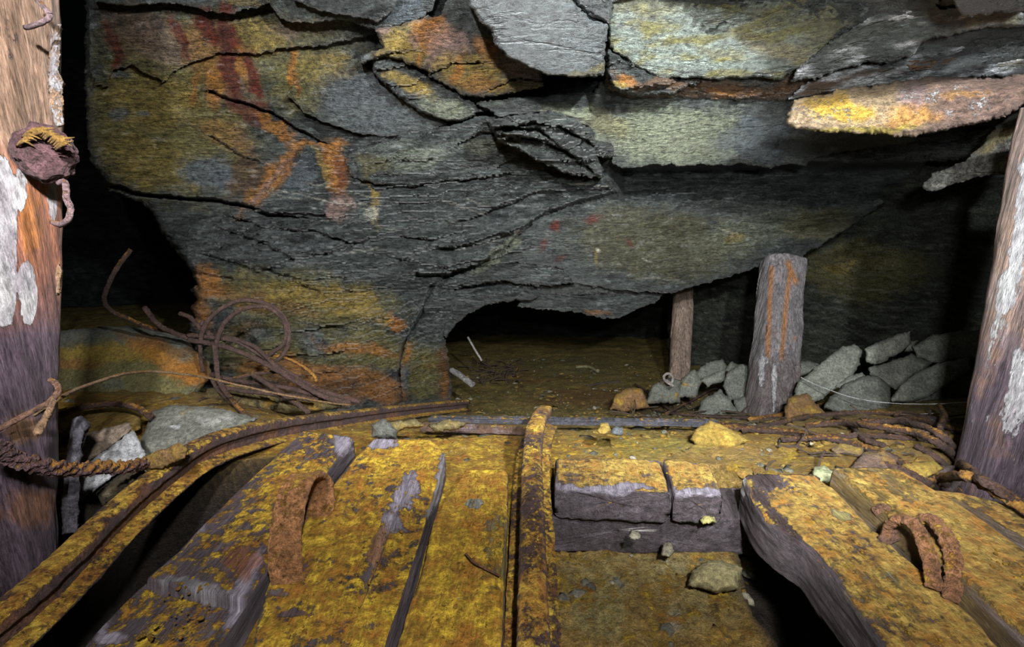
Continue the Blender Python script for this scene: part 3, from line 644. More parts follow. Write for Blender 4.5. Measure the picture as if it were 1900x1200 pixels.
STC = np.array((.175, .18, .155))
def boulder(name, poly, d, label, cat='rock', group=None, col=STC, al=0., tilt=(0, 0), rnd=.05, rndpx=None, thick=None, amp=1., sch=.5, seed=0, extra=None, step=3., top=None, parent=None, crustfn=None, jag=2.):
    poly = np.array(poly, float); c = poly.mean(0); ext = np.ptp(poly, axis=0)
    if rndpx is None: rndpx = min(ext)*.28
    th = thick or min(ext)/F*d*.8
    df = lambda x, y: d+tilt[0]*(x-c[0])/100+tilt[1]*(y-c[1])/100
    def dp(p, q): return amp*(.02*fbm(p, 5, 3, seed)+.006*fbm(p, 22, 4, seed+3)+.0025*fbm(p, 80, 3, seed+4))+schist(p, q, sch*.5, .2, tilt=.35 if seed % 2 else -.3)
    def cf(p, q):
        n1 = fbm(p*np.array((1, 1, 3)), 8, 4, seed+10); n2 = fbm(p, 30, 3, seed+12)
        cc = np.array(col)*(1+.5*n1[:, None]+.35*n2[:, None])
        if extra: cc = blobs(q, cc, extra, seed)
        a = np.clip(al+.3*n1, 0, 1)
        if crustfn is not None: a = np.clip(crustfn(q, a), 0, 1)
        return cc, a
    o = relief(name, poly, df, cf, step, jag, th, .82, rnd, rndpx, dp, 'stone', parent, seed=seed)
    if parent is None: tag(o, label, cat, group)
    return o

# ============================================================ RAILS
def rail(path, label, seed, N, crust, head=(.044, .029), foot=.066, H=.070, up=(0, 0, 1), lean=0.):
    path = catmull(path, N)
    base = path[len(path)//3].copy(); base[2] -= H
    root = empty('mine_rail', base, label, 'rail')
    t, s, u = frames(path, up)
    def part(name, loop, cr, sd, bend=1.):
        loop = np.array(loop); rings = path[:, None]+loop[None, :, :1]*s[:, None]+loop[None, :, 1:]*u[:, None]
        v, f, n, K = loft(rings, nr=3)
        nn = vnorm(v, f)
        c = v.reshape(n, K, 3).mean(1).repeat(K, 0)
        if ((v-c)*nn).sum() < 0: f = f[:, ::-1]
        v, nn = finish(v, f, .0022, 40, sd, .0016, 130)
        v = v+nn*(.003*sst(.1, .5, fbm(v, 14, 4, sd+20)))[:, None]
        g = fbm(v, 12, 4, sd+3); g2 = fbm(v, 60, 3, sd+5)
        col = np.array((.085, .05, .05))*(1+.6*g[:, None]+.5*g2[:, None])
        k = sst(.0, .4, fbm(v, 7, 3, sd+8))[:, None]*.6; col = col*(1-k)+np.array((.22, .085, .03))*k
        return build(name, v, f, 'rust', root, col, np.clip(cr[0]+(cr[1]-cr[0])*sst(-.2, .7, nn[:, 2])+.3*g, 0, 1))
    def dense(pts, m):
        pts = [np.array(p, float) for p in pts]; o = []
        for a, b in zip(pts, pts[1:]+pts[:1]):
            k = max(1, int(np.linalg.norm(b-a)/m)); o += [a+(b-a)*t for t in np.linspace(0, 1, k, endpoint=False)]
        return o
    w_, h = head; x = w_/2
    part('rail_head', dense([(-x+.013, 0), (x-.013, 0), (x-.006, -.002), (x-.001, -.008), (x, -.014), (x-.001, -h+.004), (x-.008, -h), (-x+.008, -h), (-x+.001, -h+.004), (-x, -.014), (-x+.001, -.008), (-x+.006, -.002)], .003), (crust-.25, crust+.08), seed)
    part('rail_web', dense([(.006, -h+.001), (.005, -H+.012), (-.005, -H+.012), (-.006, -h+.001)], .004), (crust-.3, crust-.1), seed+40)
    y = -H; f2 = foot/2
    part('rail_foot', dense([(.006, y+.014), (.016, y+.009), (f2, y+.005), (f2, y), (-f2, y), (-f2, y+.005), (-.016, y+.009), (-.006, y+.014)], .004), (crust-.2, crust+.12), seed+80)
    return root
ZR = .08
r1 = [GZ(-420, 1420, ZR), GZ(-180, 1250, ZR), GZ(5, 1118, ZR), GZ(120, 1020, ZR), GZ(215, 930, ZR), GZ(300, 862, ZR-.0), GZ(365, 818, ZR), P(430, 794, 1.24), P(520, 776, 1.47), P(640, 762, 1.92), P(760, 750, 2.55), P(868, 741, 3.25)]
rail(r1, 'long rusted rail bowing past the left side, crusted with yellow mud, nearest the left post', 500, 420, .47)
r2 = [GZ(992, 1500, ZR), GZ(992, 1250, ZR), GZ(989, 1100, ZR), GZ(988, 980, ZR), GZ(987, 900, ZR), GZ(987, 850, ZR), GZ(990, 810, ZR), GZ(994, 785, ZR-.004), P(1002, 764, 1.36), P(1012, 752, 1.55)]
rail(r2, 'short straight rusted rail running up the middle, its far tip bending down', 560, 260, .43, head=(.046, .030), foot=.084)

# ============================================================ TIMBERS OF THE TRACK
ZB = .055
def bandpaint(lst):
    def f(q, v, up, col, al):
        for (c, cx, cy, rx, ry, ang, am, da) in lst:
            a = math.radians(ang); q3 = np.column_stack([q, np.zeros(len(q))])
            dx = q[:, 0]-cx+14*fbm(q3, .02, 3, 9); dy = q[:, 1]-cy+14*fbm(q3, .02, 3, 19)
            r = np.sqrt(((dx*math.cos(a)+dy*math.sin(a))/rx)**2+((-dx*math.sin(a)+dy*math.cos(a))/ry)**2)
            m = am*(1-sst(.6, .95, r+.5*fbm(q3, .03, 3, 29)+.45*fbm(q3, .12, 3, 39)))
            if c is not None: col = col*(1-m[:, None])+np.array(c)*m[:, None]
            al = al+da*m/max(am, .01)
        return col, al
    return f
LAV = (.30, .27, .33); GRY = (.22, .21, .23)
# left plank, thinner lower length and the thicker upper length that ends in a step
plank('track_plank', [(560, 797), (440, 905), (345, 1002), (280, 1062), (205, 1130), (140, 1200), (20, 1330), (-100, 1460)], [(656, 812), (610, 870), (555, 960), (505, 1040), (470, 1095), (440, 1140), (400, 1200), (330, 1330), (240, 1480)][:8],
      ZB, .072, seed=600, N=240, nw=60, nh=26, crust=.53, side=.14,
      prof=lambda q, v, up: .020*sst(-3, 3, q[:, 1]-(1078+(q[:, 0]-290)*.22)),
      paint=bandpaint([(LAV, 640, 820, 26, 30, 0, .9, -.35), (GRY, 365, 1088, 80, 12, 12, .9, -.4), (None, 420, 950, 60, 50, -30, 1, -.06), (LAV, 175, 1160, 60, 14, 0, .8, -.25), (LAV, 350, 985, 16, 90, 40, .6, -.2), (LAV, 450, 1085, 16, 90, 30, .7, -.3), ((.3, .1, .03), 450, 1040, 40, 40, 0, .6, -.1)])) and None
tag(bpy.data.objects['track_plank'], 'muddy plank with a step across it, between the left rail and the arched iron strap', 'plank')
pB = plank('track_plank', [(692, 814), (655, 850), (590, 925), (545, 990), (505, 1055), (480, 1120), (465, 1200), (430, 1330), (390, 1460)], [(805, 815), (826, 834), (812, 890), (795, 945), (780, 1000), (762, 1060), (742, 1120), (715, 1200), (665, 1360)],
      ZB, .10, seed=620, N=240, nw=60, nh=26, crust=.60, side=.14,
      prof=lambda q, v, up: .011*sst(3, -2, (q[:, 0]-(758-(q[:, 1]-880)*.40))*np.sign(1))*0+.012*np.exp(-((q[:, 0]-(756-(q[:, 1]-882)*.385))/6)**2)*sst(870, 885, q[:, 1])*sst(1165, 1100, q[:, 1])+.012*sst(0, 60, q[:, 0]-(756-(q[:, 1]-882)*.385))*sst(875, 900, q[:, 1])*sst(1165, 1000, q[:, 1])*sst(90, 40, q[:, 0]-(756-(q[:, 1]-882)*.385)),
      paint=bandpaint([(LAV, 700, 822, 40, 14, 0, .9, -.3), (LAV, 752, 915, 26, 46, 20, 1, -.6), (LAV, 730, 965, 24, 22, 0, .8, -.4), ((.3, .25, .25), 520, 1098, 26, 9, 0, .4, -.15), ((.16, .1, .1), 540, 1137, 40, 8, 0, .7, -.2), ((.4, .38, .42), 812, 900, 8, 80, 12, .7, -.3), ((.3, .14, .05), 700, 1010, 16, 50, 22, .6, -.2)]))
tag(pB, 'wide yellow mud-covered plank with a long split and a lavender bare patch', 'plank')
pC = plank('track_plank', [(862, 868), (820, 930), (797, 1000), (775, 1070), (750, 1150), (735, 1200), (690, 1350), (650, 1500)], [(940, 872), (938, 930), (937, 1000), (936, 1070), (934, 1150), (933, 1200), (928, 1350), (925, 1500)],
      .035, .10, seed=640, N=200, nw=50, nh=20, crust=.80, side=.45, chip=.012, rough=2.6,
      paint=bandpaint([(STC*1.3, 882, 933, 22, 13, 0, .9, -.6), ((.3, .24, .05), 920, 1040, 30, 120, 0, .5, -.25), ((.6, .58, .55), 853, 1106, 16, 7, 0, .6, -.2)]))
tag(pC, 'plank wholly buried in yellow mud beside the middle rail', 'plank')
# cross sleeper right of the middle rail, cracked in two lengths
def sleeper(name, left, right, z, th, **k): return plank(name, left, right, z, th, **k)
s1 = plank('wooden_sleeper', [(1030, 850), (1030, 906)], [(1228, 852), (1248, 914)], .030, .075, m='tanwood', seed=660, N=70, nw=90, nh=22, crust=.60, side=.02, chip=.010, rough=1.8,
           paint=bandpaint([(LAV, 1130, 906, 120, 10, 0, .8, -.45)]))
tag(s1, 'longer half of the cracked cross sleeper, touching the middle rail', 'sleeper', 'cracked cross sleeper')
s2 = plank('wooden_sleeper', [(1231, 852), (1252, 914)], [(1318, 860), (1343, 918)], .030, .075, m='tanwood', seed=664, N=60, nw=50, nh=22, crust=.60, side=.04, chip=.010, rough=1.8,
           paint=bandpaint([(LAV, 1290, 912, 70, 10, 0, .8, -.45)]))
tag(s2, 'short end half of the cracked cross sleeper, squared off at the right', 'sleeper', 'cracked cross sleeper')
s3 = plank('wooden_sleeper', [(880, 905), (870, 957)], [(1392, 905), (1422, 962)], -.048, .095, seed=668, N=60, nw=150, nh=22, crust=.12, side=-.1, chip=.003, wc=WOODC*.8,
           paint=bandpaint([((.6, .58, .55), 1180, 985, 14, 4, 0, .8, -.2)]))
tag(s3, 'dark purple timber lying under the cracked cross sleeper', 'sleeper')
s4 = plank('wooden_sleeper', [(560, 905), (560, 985)], [(925, 880), (944, 950)], -.05, .09, seed=672, N=50, nw=110, nh=16, crust=.2, side=.05)
tag(s4, 'buried cross sleeper showing beside the left side of the middle rail', 'sleeper')
s5 = plank('wooden_sleeper', [(180, 880), (120, 960)], [(520, 868), (505, 940)], -.16, .10, seed=676, N=50, nw=110, nh=16, crust=.1, side=-.1, wc=WOODC*.8)
tag(s5, 'dark cross sleeper in the gap under the left rail', 'sleeper')
# right planks
pD = plank('track_plank', [(1378, 880), (1402, 935), (1440, 975), (1495, 1010), (1540, 1062), (1590, 1125), (1645, 1200), (1740, 1340), (1850, 1500)], [(1522, 880), (1580, 935), (1640, 990), (1690, 1035), (1745, 1085), (1800, 1140), (1868, 1205), (2020, 1340), (2190, 1500)],
      .045, .105, m='tanwood', seed=680, N=260, nw=64, nh=28, crust=.64, side=.10, chip=.016, rough=1.7,
      paint=bandpaint([((.05, .03, .03), 1420, 885, 60, 26, 20, .9, -.5), ((.05, .03, .03), 1440, 960, 14, 90, -40, .8, -.3), ((.34, .30, .12), 1640, 1100, 90, 60, 30, .4, 0), ((.5, .5, .5), 1372, 905, 5, 30, -15, .9, -.3), ((.35, .2, .16), 1665, 990, 40, 16, 40, .6, -.3), ((.35, .30, .10), 1560, 953, 20, 8, 10, .8, -.5)]))
tag(pD, 'broken-edged plank overhanging a black gap right of the mud floor', 'plank')
pE = plank('track_plank', [(1545, 868), (1600, 915), (1665, 965), (1725, 1015), (1790, 1070), (1850, 1125), (1910, 1180), (2060, 1320), (2200, 1450)], [(1668, 868), (1735, 905), (1800, 942), (1870, 990), (1940, 1040), (2020, 1100), (2100, 1160), (2320, 1320), (2500, 1450)],
      .080, .105, seed=700, N=240, nw=60, nh=24, m='tanwood', crust=.66, side=.3, chip=.005, wc=np.array((.13, .085, .03)),
      paint=bandpaint([((.16, .11, .03), 1620, 890, 100, 60, 30, .6, -.1), ((.42, .26, .08), 1800, 1010, 120, 60, 30, .4, 0)]))
tag(pE, 'square-edged wet plank right of the iron clamp', 'plank')
pF = plank('track_plank', [(1700, 905), (1790, 935), (1880, 985), (2000, 1050), (2200, 1170)], [(1800, 915), (1900, 945), (2000, 1000), (2140, 1060), (2400, 1190)],
      .055, .09, m='tanwood', seed=720, N=120, nw=40, nh=16, crust=.55, side=.1, wc=np.array((.1, .07, .04)))
tag(pF, 'outermost plank running out at the right edge beside the right post', 'plank')
# flat boards across the far end of the track
for k, (lx, rx, y0, y1, z, lb) in enumerate([(800, 1330, 770, 775, -.14, 'long thin dark board lying across the track beyond the middle rail'), (785, 1000, 783, 790, -.10, 'reddish board lying across the track just short of the thin dark one')]):
    o = plank('cross_board', [(lx, y0), (lx-6, y1)], [(rx, y0+8), (rx+4, y1+8)], z, .02, seed=730+k*6, N=16, nw=120, nh=6, crust=.42, side=.1, wc=np.array((.12, .07, .05)) if k else np.array((.06, .06, .075)))
    tag(o, lb, 'board')

# ============================================================ IRON STRAPS
def strap(name, pts, wdir, wd, th, seed, parent, crust=.4, N=150):
    """flat bar bent along a path; wdir is the direction of its breadth"""
    p = catmull(pts, N); t = np.gradient(p, axis=0); t /= np.linalg.norm(t, axis=1)[:, None]
    W = np.array(wdir, float); W = W-(t@W)[:, None]*t; W /= np.linalg.norm(W, axis=1)[:, None]; U_ = np.cross(W, t)
    lp = rrect(wd, th, th*.3, 20, 5)
    wdv = np.broadcast_to(1., (N,))
    rings = p[:, None]+lp[None, :, :1]*W[:, None]+lp[None, :, 1:]*U_[:, None]
    v, f, n, K = loft(rings, nr=3); nn = vnorm(v, f); c = v.reshape(n, K, 3).mean(1).repeat(K, 0)
    if ((v-c)*nn).sum() < 0: f = f[:, ::-1]
    v, nn = finish(v, f, .003, 40, seed, .002, 120)
    g = fbm(v, 20, 4, seed+3); g2 = fbm(v, 70, 3, seed+4)
    col = np.array((.36, .17, .07))*(1+.7*g[:, None]+.5*g2[:, None])
    return build(name, v, f, 'rust', parent, col, np.clip(crust+.35*g+.15*nn[:, 2], 0, 1))
sr = strap('iron_strap', [P(534, 1085, .745), P(529, 1040, .74), P(531, 985, .755), P(540, 930, .785), P(553, 896, .815), P(570, 882, .855), P(587, 888, .895), P(596, 912, .915), P(594, 945, .915), P(588, 985, .87)], (1, .12, 0), .050, .010, 740, None, .26)
tag(sr, 'rusty arched iron strap standing between the two left planks', 'strap')
clp = empty('rail_clamp', GZ(1710, 1075, .04), 'rusty two-armed iron clamp looping up between the right planks', 'clamp')
def arm(pts, r, seed):
    v, f = tube(catmull(pts, 120), r, 18, seed=seed, rough=.004, flat=.75)
    g = fbm(v, 20, 4, seed+3); col = np.array((.34, .16, .08))*(1+.8*g[:, None])
    return build('clamp_arm', v, f, 'rust', clp, col, np.clip(.42+.4*g, 0, 1))
arm([P(1640, 996, .85), P(1650, 975, .84), P(1668, 963, .82), P(1690, 968, .80), P(1708, 990, .78), P(1720, 1020, .765), P(1728, 1050, .75), P(1732, 1092, .735)], [.009, .011, .0115, .012, .012, .011], 752)
arm([P(1690, 984, .85), P(1706, 966, .83), P(1726, 963, .81), P(1748, 984, .785), P(1763, 1014, .765), P(1771, 1048, .745), P(1770, 1082, .73), P(1762, 1114, .715)], [.009, .011, .0125, .0125, .012, .011], 758)
v_, f_ = tube(catmull([P(1636, 1004, .845), P(1665, 990, .85), P(1700, 982, .86), P(1725, 974, .86)], 40), .010, 14, rough=.003)
build('clamp_foot', v_, f_, 'rust', clp, (.19, .1, .07), .35)
v_, f_ = tube(catmull([P(1625, 950, .90), P(1640, 946, .89), P(1652, 956, .88)], 30), .012, 12, rough=.004)
nb = build('bolt_head', v_, f_, 'rust', clp, (.16, .08, .05), .3)

# ============================================================ POSTS
def post(name, cl, hw, d, label, seed, colf, N=240, K=110, flat=.95, amp=1., cat='post', sq=2.6, grain=.05, botflare=0):
    """upright timber: centre line pixels, half widths in pixels, distances"""
    cl = np.array(cl, float); p = np.array([P(x, y, dd) for (x, y), dd in zip(cl, d)]); path = catmull(p, N)
    rr = np.interp(np.linspace(0, 1, N), np.linspace(0, 1, len(hw)), np.array(hw)/F*np.array(d))
    t = np.gradient(path, axis=0); t /= np.linalg.norm(t, axis=1)[:, None]
    s = np.array((1., 0, 0))-t[:, :1]*t; s /= np.linalg.norm(s, axis=1)[:, None]; b = np.cross(t, s)
    ph = np.arange(K)/K*2*np.pi; c, sn = np.cos(ph), np.sin(ph)
    k = (abs(c)**sq+abs(sn)**sq)**(-1/sq)
    rings = path[:, None]+(rr[:, None]*k)[..., None]*(c[None, :, None]*s[:, None]+flat*sn[None, :, None]*b[:, None])
    v, f, n, K = loft(rings, nr=5); nn = vnorm(v, f); cc = v.reshape(n, K, 3).mean(1).repeat(K, 0)
    if ((v-cc)*nn).sum() < 0: f = f[:, ::-1]; nn = -nn
    gc = v*np.array((1, 1, grain))
    v = v+nn*(amp*(.007*fbm(gc, 14, 4, seed)+.004*fbm(gc, 55, 3, seed+3)-.012*sst(.22, .42, fbm(gc*np.array((1, 1, .5)), 18, 3, seed+6))+.006*fbm(v, 5, 3, seed+8)))[:, None]
    x, y, _ = pix(v); q = np.stack([x, y], 1)
    col, al = colf(q, v, gc)
    return build(name, v, f, 'post', None, col, np.clip(al, 0, 1), gc=gc*np.array((1, 1, 1.6)), gm=v*np.array((1, 1, .35)))
def c_left(q, v, gc):
    g = fbm(gc, 30, 4, 800)[:, None]; g2 = fbm(v, 9, 4, 805)[:, None]
    top = np.array((.25, .16, .11))*(1+.9*g); mid = np.array((.30, .12, .07))*(1+.6*g2+.3*g); low = np.array((.10, .07, .095))*(1+.7*g+.4*g2)
    t1 = sst(240, 330, q[:, 1]+20*g2[:, 0])[:, None]; t2 = sst(440, 640, q[:, 1]+120*g2[:, 0])[:, None]
    col = top*(1-t1)+mid*t1; col = col*(1-t2)+low*t2
    k = (sst(.1, .5, g)*.5)*(1-t2); col = col*(1-k)+np.array((.20, .1, .12))*k
    col = blobs(q, col, [((.35, .13, .03), 60, 420, 20, 80, 0, .8), ((.30, .13, .04), 60, 940, 60, 40, 0, .5), ((.28, .14, .03), 40, 790, 50, 30, 0, .5)], 3)
    al = .22+0*q[:, 0]
    def bl(cx, cy, rx, ry, a): 
        r = np.sqrt(((q[:, 0]-cx+10*g2[:, 0])/rx)**2+((q[:, 1]-cy+40*g2[:, 0])/ry)**2); return a*(1-sst(.75, 1.1, r))
    al = al+bl(5, 445, 30, 160, 1.)+bl(50, 540, 18, 60, .6)+bl(98, 360, 10, 50, .6)+bl(102, 130, 14, 100, .32)+bl(40, 350, 14, 50, .45)+bl(20, 60, 10, 60, .2)
    al = al*(1-.9*sst(590, 640, q[:, 1]))
    return col, al
lp_ = post('left_timber', [(18, -330), (20, -100), (17, 200), (16, 500), (14, 800), (10, 1110), (8, 1300)], [62, 62, 67, 69, 66, 68, 70], [.74, .755, .78, .80, .82, .84, .85], '', 820, c_left, N=340)
lp_.name = 'timber_post'
tag(lp_, 'thick rust-stained and whitewashed timber post at the left edge of the tunnel', 'post')
# knot, loose bark and nails on the left post
def blobmesh(name, c, rad, m, parent, col, al, seed, n=60, nz=.25, sc=14):
    th = np.linspace(0.02, np.pi-.02, n); ph = np.arange(n*2)/(n*2)*2*np.pi
    r = np.stack([np.sin(th)[:, None]*np.cos(ph), np.sin(th)[:, None]*np.sin(ph), np.cos(th)[:, None]+0*ph], -1)
    v, f, nn_, K = loft(r, nr=1); v0 = v.copy()
    v = v*(1+nz*fbm(v0*2, 1., 4, seed)[:, None]); v = c+v*np.array(rad)
    nn = vnorm(v, f)
    if ((v-c)*nn).sum() < 0: f = f[:, ::-1]; nn = -nn
    v = v+nn*(min(rad)*.12*fbm(v, sc*4, 3, seed+3))[:, None]
    return build(name, v, f, m, parent, np.array(col)*(1+.6*fbm(v, 40, 3, seed+6)[:, None]), al)
kn = blobmesh('knot', P(82, 284, .735), (.042, .032, .043), 'post', lp_, (.13, .068, .075), .12, 830, nz=.28)
kn['label'] = 'purple-brown sawn knot bulging from the post'
for k in range(26):
    rnd_ = random.Random(k); x = 35+rnd_.random()*85; y = 262-28*math.sin((x-35)/85*3.1)+rnd_.random()*12
    v_, f_ = tube(catmull([P(x-14, y+10, .70), P(x, y, .69), P(x+14+rnd_.random()*10, y-6+rnd_.random()*18, .70)], 10), [.0012, .0025, .0006], 6)
    if k == 0: sv, sf = [v_], [f_]
    else: sv.append(v_); sf.append(f_+sum(len(a) for a in sv[:-1]))
build('bark_fibres', np.concatenate(sv), np.concatenate(sf), 'post', kn, (.30, .17, .04), .02)
bk = relief('bark_strip', [(103, 42), (113, 46), (112, 90), (109, 130), (117, 150), (117, 200), (119, 232), (105, 236), (92, 200), (90, 150), (95, 100)], lambda x, y: .74+0*x, lambda p, q: (np.array((.42, .26, .16))*(1+.6*fbm(p, 40, 3, 5)[:, None]), .5+.3*fbm(p, 20, 3, 6)), 2., 2, .03, .9, .006, 6, lambda p, q: .004*fbm(p, 60, 3, 7), 'post', lp_)
bk['label'] = 'pale splintered bark along the upper edge'
for pl in ([(103, 505), (108, 486), (114, 500), (112, 530), (105, 548)], [(60, 800), (98, 738), (106, 744), (78, 806), (64, 808)]):
    relief('splinter', pl, lambda x, y: .70+0*x, lambda p, q: (np.array((.36, .22, .13))*(1+.6*fbm(p, 40, 3, 5)[:, None]), .1), 2., 1.5, .012, .9, .004, 5, None, 'post', lp_)
cable([(110, 340, .72), (121, 338, .71), (122, 365, .70), (130, 385, .70), (127, 405, .70), (113, 415, .71), (98, 412, .73)], .0042, '', None, 840, .25, (.20, .13, .14), 'bent_nail', parent=lp_, strand=.05)
cable([(52, -20, .70), (70, 0, .69), (86, 18, .685), (92, 28, .685), (80, 40, .69), (48, 52, .71)], .0036, '', None, 842, .2, (.2, .14, .15), 'bent_nail', parent=lp_, strand=.05)

def c_right(q, v, gc):
    g = fbm(gc, 30, 4, 850)[:, None]; g2 = fbm(v, 9, 4, 855)[:, None]; g3 = fbm(v*np.array((1, 1, .4)), 40, 4, 858)[:, 0] if False else fbm(v*np.array((1, 1, .4)), 40, 4, 858)
    col = np.array((.105, .075, .10))*(1+.8*g+.4*g2)
    t = (sst(0, .5, g2+.4*g)*.6); col = col*(1-t)+np.array((.28, .15, .07))*t
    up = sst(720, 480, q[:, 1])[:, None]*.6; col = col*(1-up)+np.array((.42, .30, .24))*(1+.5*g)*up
    def bl(cx, cy, rx, ry, a, ang=0):
        an = math.radians(ang); dx = q[:, 0]-cx; dy = q[:, 1]-cy
        r = np.sqrt(((dx*math.cos(an)+dy*math.sin(an))/rx)**2+((-dx*math.sin(an)+dy*math.cos(an))/ry)**2); return a*(1-sst(.5, 1.2, r+.8*g2[:, 0]))
    al = .29+bl(1895, 420, 22, 180, .42, 10)+bl(1850, 590, 10, 120, .26, 12)+bl(1882, 760, 26, 70, .34, 12)+bl(1895, 690, 24, 70, .3)+bl(1862, 560, 20, 80, .26)+bl(1905, 870, 10, 40, .2)+.25*g3
    return col, al
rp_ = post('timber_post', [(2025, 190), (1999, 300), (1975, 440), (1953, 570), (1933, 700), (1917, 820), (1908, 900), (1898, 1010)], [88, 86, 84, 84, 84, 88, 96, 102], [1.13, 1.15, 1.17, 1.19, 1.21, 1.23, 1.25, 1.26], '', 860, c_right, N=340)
tag(rp_, 'big dark leaning timber post with white patches at the right edge', 'post')
def c_mid(q, v, gc):
    g = fbm(gc, 26, 4, 880)[:, None]; g2 = fbm(v, 7, 4, 885)[:, None]
    col = np.array((.20, .18, .19))*(1+.7*g+.3*g2)
    o = np.zeros((len(q), 1))
    for x0, x1, y0, y1, w_ in [(1432, 1424, 500, 660, 6), (1466, 1450, 500, 660, 6), (1462, 1476, 490, 520, 8), (1440, 1475, 622, 624, 3)]:
        t = np.clip((q[:, 1]-y0)/max(y1-y0, 1), 0, 1); dx = abs(q[:, 0]-(x0+(x1-x0)*t)-3*g2[:, 0])
        o[:, 0] = np.maximum(o[:, 0], (1-sst(w_*.4, w_, dx))*sst(y0-12, y0, q[:, 1])*sst(y1+14, y1, q[:, 1]))
    col = col*(1-.8*o)+np.array((.36, .15, .04))*.8*o
    t = sst(645, 690, q[:, 1])[:, None]*.6; col = col*(1-t)+np.array((.10, .07, .065))*t
    b = lambda cx, cy, rx, ry, a: a*(1-sst(.5, 1.2, np.sqrt(((q[:, 0]-cx)/rx)**2+((q[:, 1]-cy)/ry)**2)+.6*g2[:, 0]))
    return col, .14+b(1413, 690, 8, 40, .5)+b(1437, 710, 7, 60, .5)+b(1420, 670, 14, 14, .4)
mp_ = post('timber_post', [(1451, 484), (1450, 500), (1446, 560), (1440, 640), (1434, 700), (1430, 770), (1428, 800)], [34, 34, 35, 36, 37, 38, 38], [2.93, 2.92, 2.9, 2.88, 2.86, 2.84, 2.84], '', 890, c_mid, N=200, K=90, amp=2.2, sq=3.5)
tag(mp_, 'grey split timber prop with orange cracks holding up the hanging rock', 'post')
fp_ = post('timber_post', [(1268, 520), (1267, 560), (1265, 620), (1262, 660), (1258, 720)], [17, 17, 18, 18, 18], [4.0, 4.0, 3.98, 3.95, 3.9], '', 900,
    lambda q, v, gc: (np.array((.26, .19, .15))*(1+.7*fbm(gc, 20, 4, 905)[:, None]), .1+0*q[:, 0]), N=100, K=50, amp=1.6)
tag(fp_, 'thin distant timber prop left of the split prop, half in darkness', 'post')

# headboard timber wedged under the ceiling and lagging block beside it
DT = 1.26
def c_hb(p, q):
    g = fbm(p*np.array((.6, 1, 1)), 40, 4, 920)[:, None]; g2 = fbm(p, 8, 3, 925)[:, None]
    col = np.array((.50, .36, .22))*(1+.5*g+.3*g2)
    k = sst(1640, 1760, q[:, 0])[:, None]; col = col*(1-k)+np.array((.30, .19, .15))*(1+.6*g)*k
    col = blobs(q, col*.6, [((.50, .31, .04), 1560, 195, 70, 26, 10, .85), ((.50, .24, .05), 1690, 215, 60, 24, -8, .7), ((.35, .27, .03), 1600, 238, 120, 8, 0, .8), ((.4, .2, .05), 1790, 175, 60, 8, 0, .5), ((.2, .14, .18), 1690, 180, 26, 30, 0, .5)], 3)
    return col, np.clip(.33+.3*g[:, 0]+.3*g2[:, 0]-.35*((q[:, 1] > 228)), 0, 1)
hb = relief('headboard_timber', [(1474, 185), (1546, 172), (1556, 165), (1610, 161), (1664, 152), (1725, 143), (1800, 145), (1858, 147), (1883, 138), (1925, 128), (2080, 118), (2080, 175), (1930, 182), (1890, 200), (1873, 215), (1816, 229), (1742, 243), (1711, 251), (1678, 254), (1630, 249), (1577, 249), (1475, 239), (1459, 229), (1462, 209)],
            lambda x, y: DT+.06*(1680-x)/200+.10*((y-200)/50)**2*.2, c_hb, 2.5, 3, .16, .9, .04, 26, lambda p, q: .010*fbm(p*np.array((.4, 1, 1)), 20, 4, 930)+.004*fbm(p, 80, 3, 934), 'post', None, seed=9, gcs=(.5, 1, 1))
tag(hb, 'orange and white decayed headboard timber wedged under the ceiling at upper right', 'timber')
def c_lg(p, q):
    g = fbm(p@np.array(((.5, 0, 0), (0, 1, 0), (.3, 0, 1.6))), 40, 4, 940)[:, None]
    col = np.array((.15, .145, .13))*(1+1.1*g); k = sst(.15, .5, g)*.5; col = col*(1-k)+np.array((.42, .40, .30))*k
    return blobs(q, col, [((.27, .2, .05), 1850, 250, 50, 16, -20, .5)], 3), np.full(len(q), .1)
lg = relief('lagging_timber', [(1720, 357), (1712, 345), (1730, 322), (1790, 300), (1815, 275), (1850, 232), (1874, 214), (1905, 190), (1960, 190), (1960, 330), (1885, 322), (1868, 318), (1800, 332), (1760, 345), (1735, 354)],
            lambda x, y: 1.55+.25*(1850-x)/150+0*y, c_lg, 2.5, 2.5, .22, .92, .03, 14, lambda p, q: .012*fbm(p@np.array(((.5, 0, 0), (0, 1, 0), (.3, 0, 1.6))), 24, 4, 944), 'rock', None, seed=11)
tag(lg, 'dark grooved lagging timber behind the right post under the headboard', 'timber')
# iron stake beside the left post
stake = relief('iron_stake', [(132, 778), (150, 770), (166, 782), (166, 790), (155, 800), (150, 830), (148, 880), (146, 940), (142, 990), (118, 990), (116, 940), (120, 870), (127, 820), (131, 795)],
            lambda x, y: .93+(y-900)*-.0001, lambda p, q: (np.array((.14, .13, .16))*(1+.7*fbm(p, 50, 4, 950)[:, None]), .12+.2*fbm(p, 20, 3, 5)), 2., 1.5, .02, .95, .012, 9, lambda p, q: .002*fbm(p, 70, 3, 7)-.006*np.exp(-((q[:, 0]-(146+(850-q[:, 1])*.06))/5)**2), 'post', None)
tag(stake, 'upright grey metal stake between the left post and the left rail', 'stake')
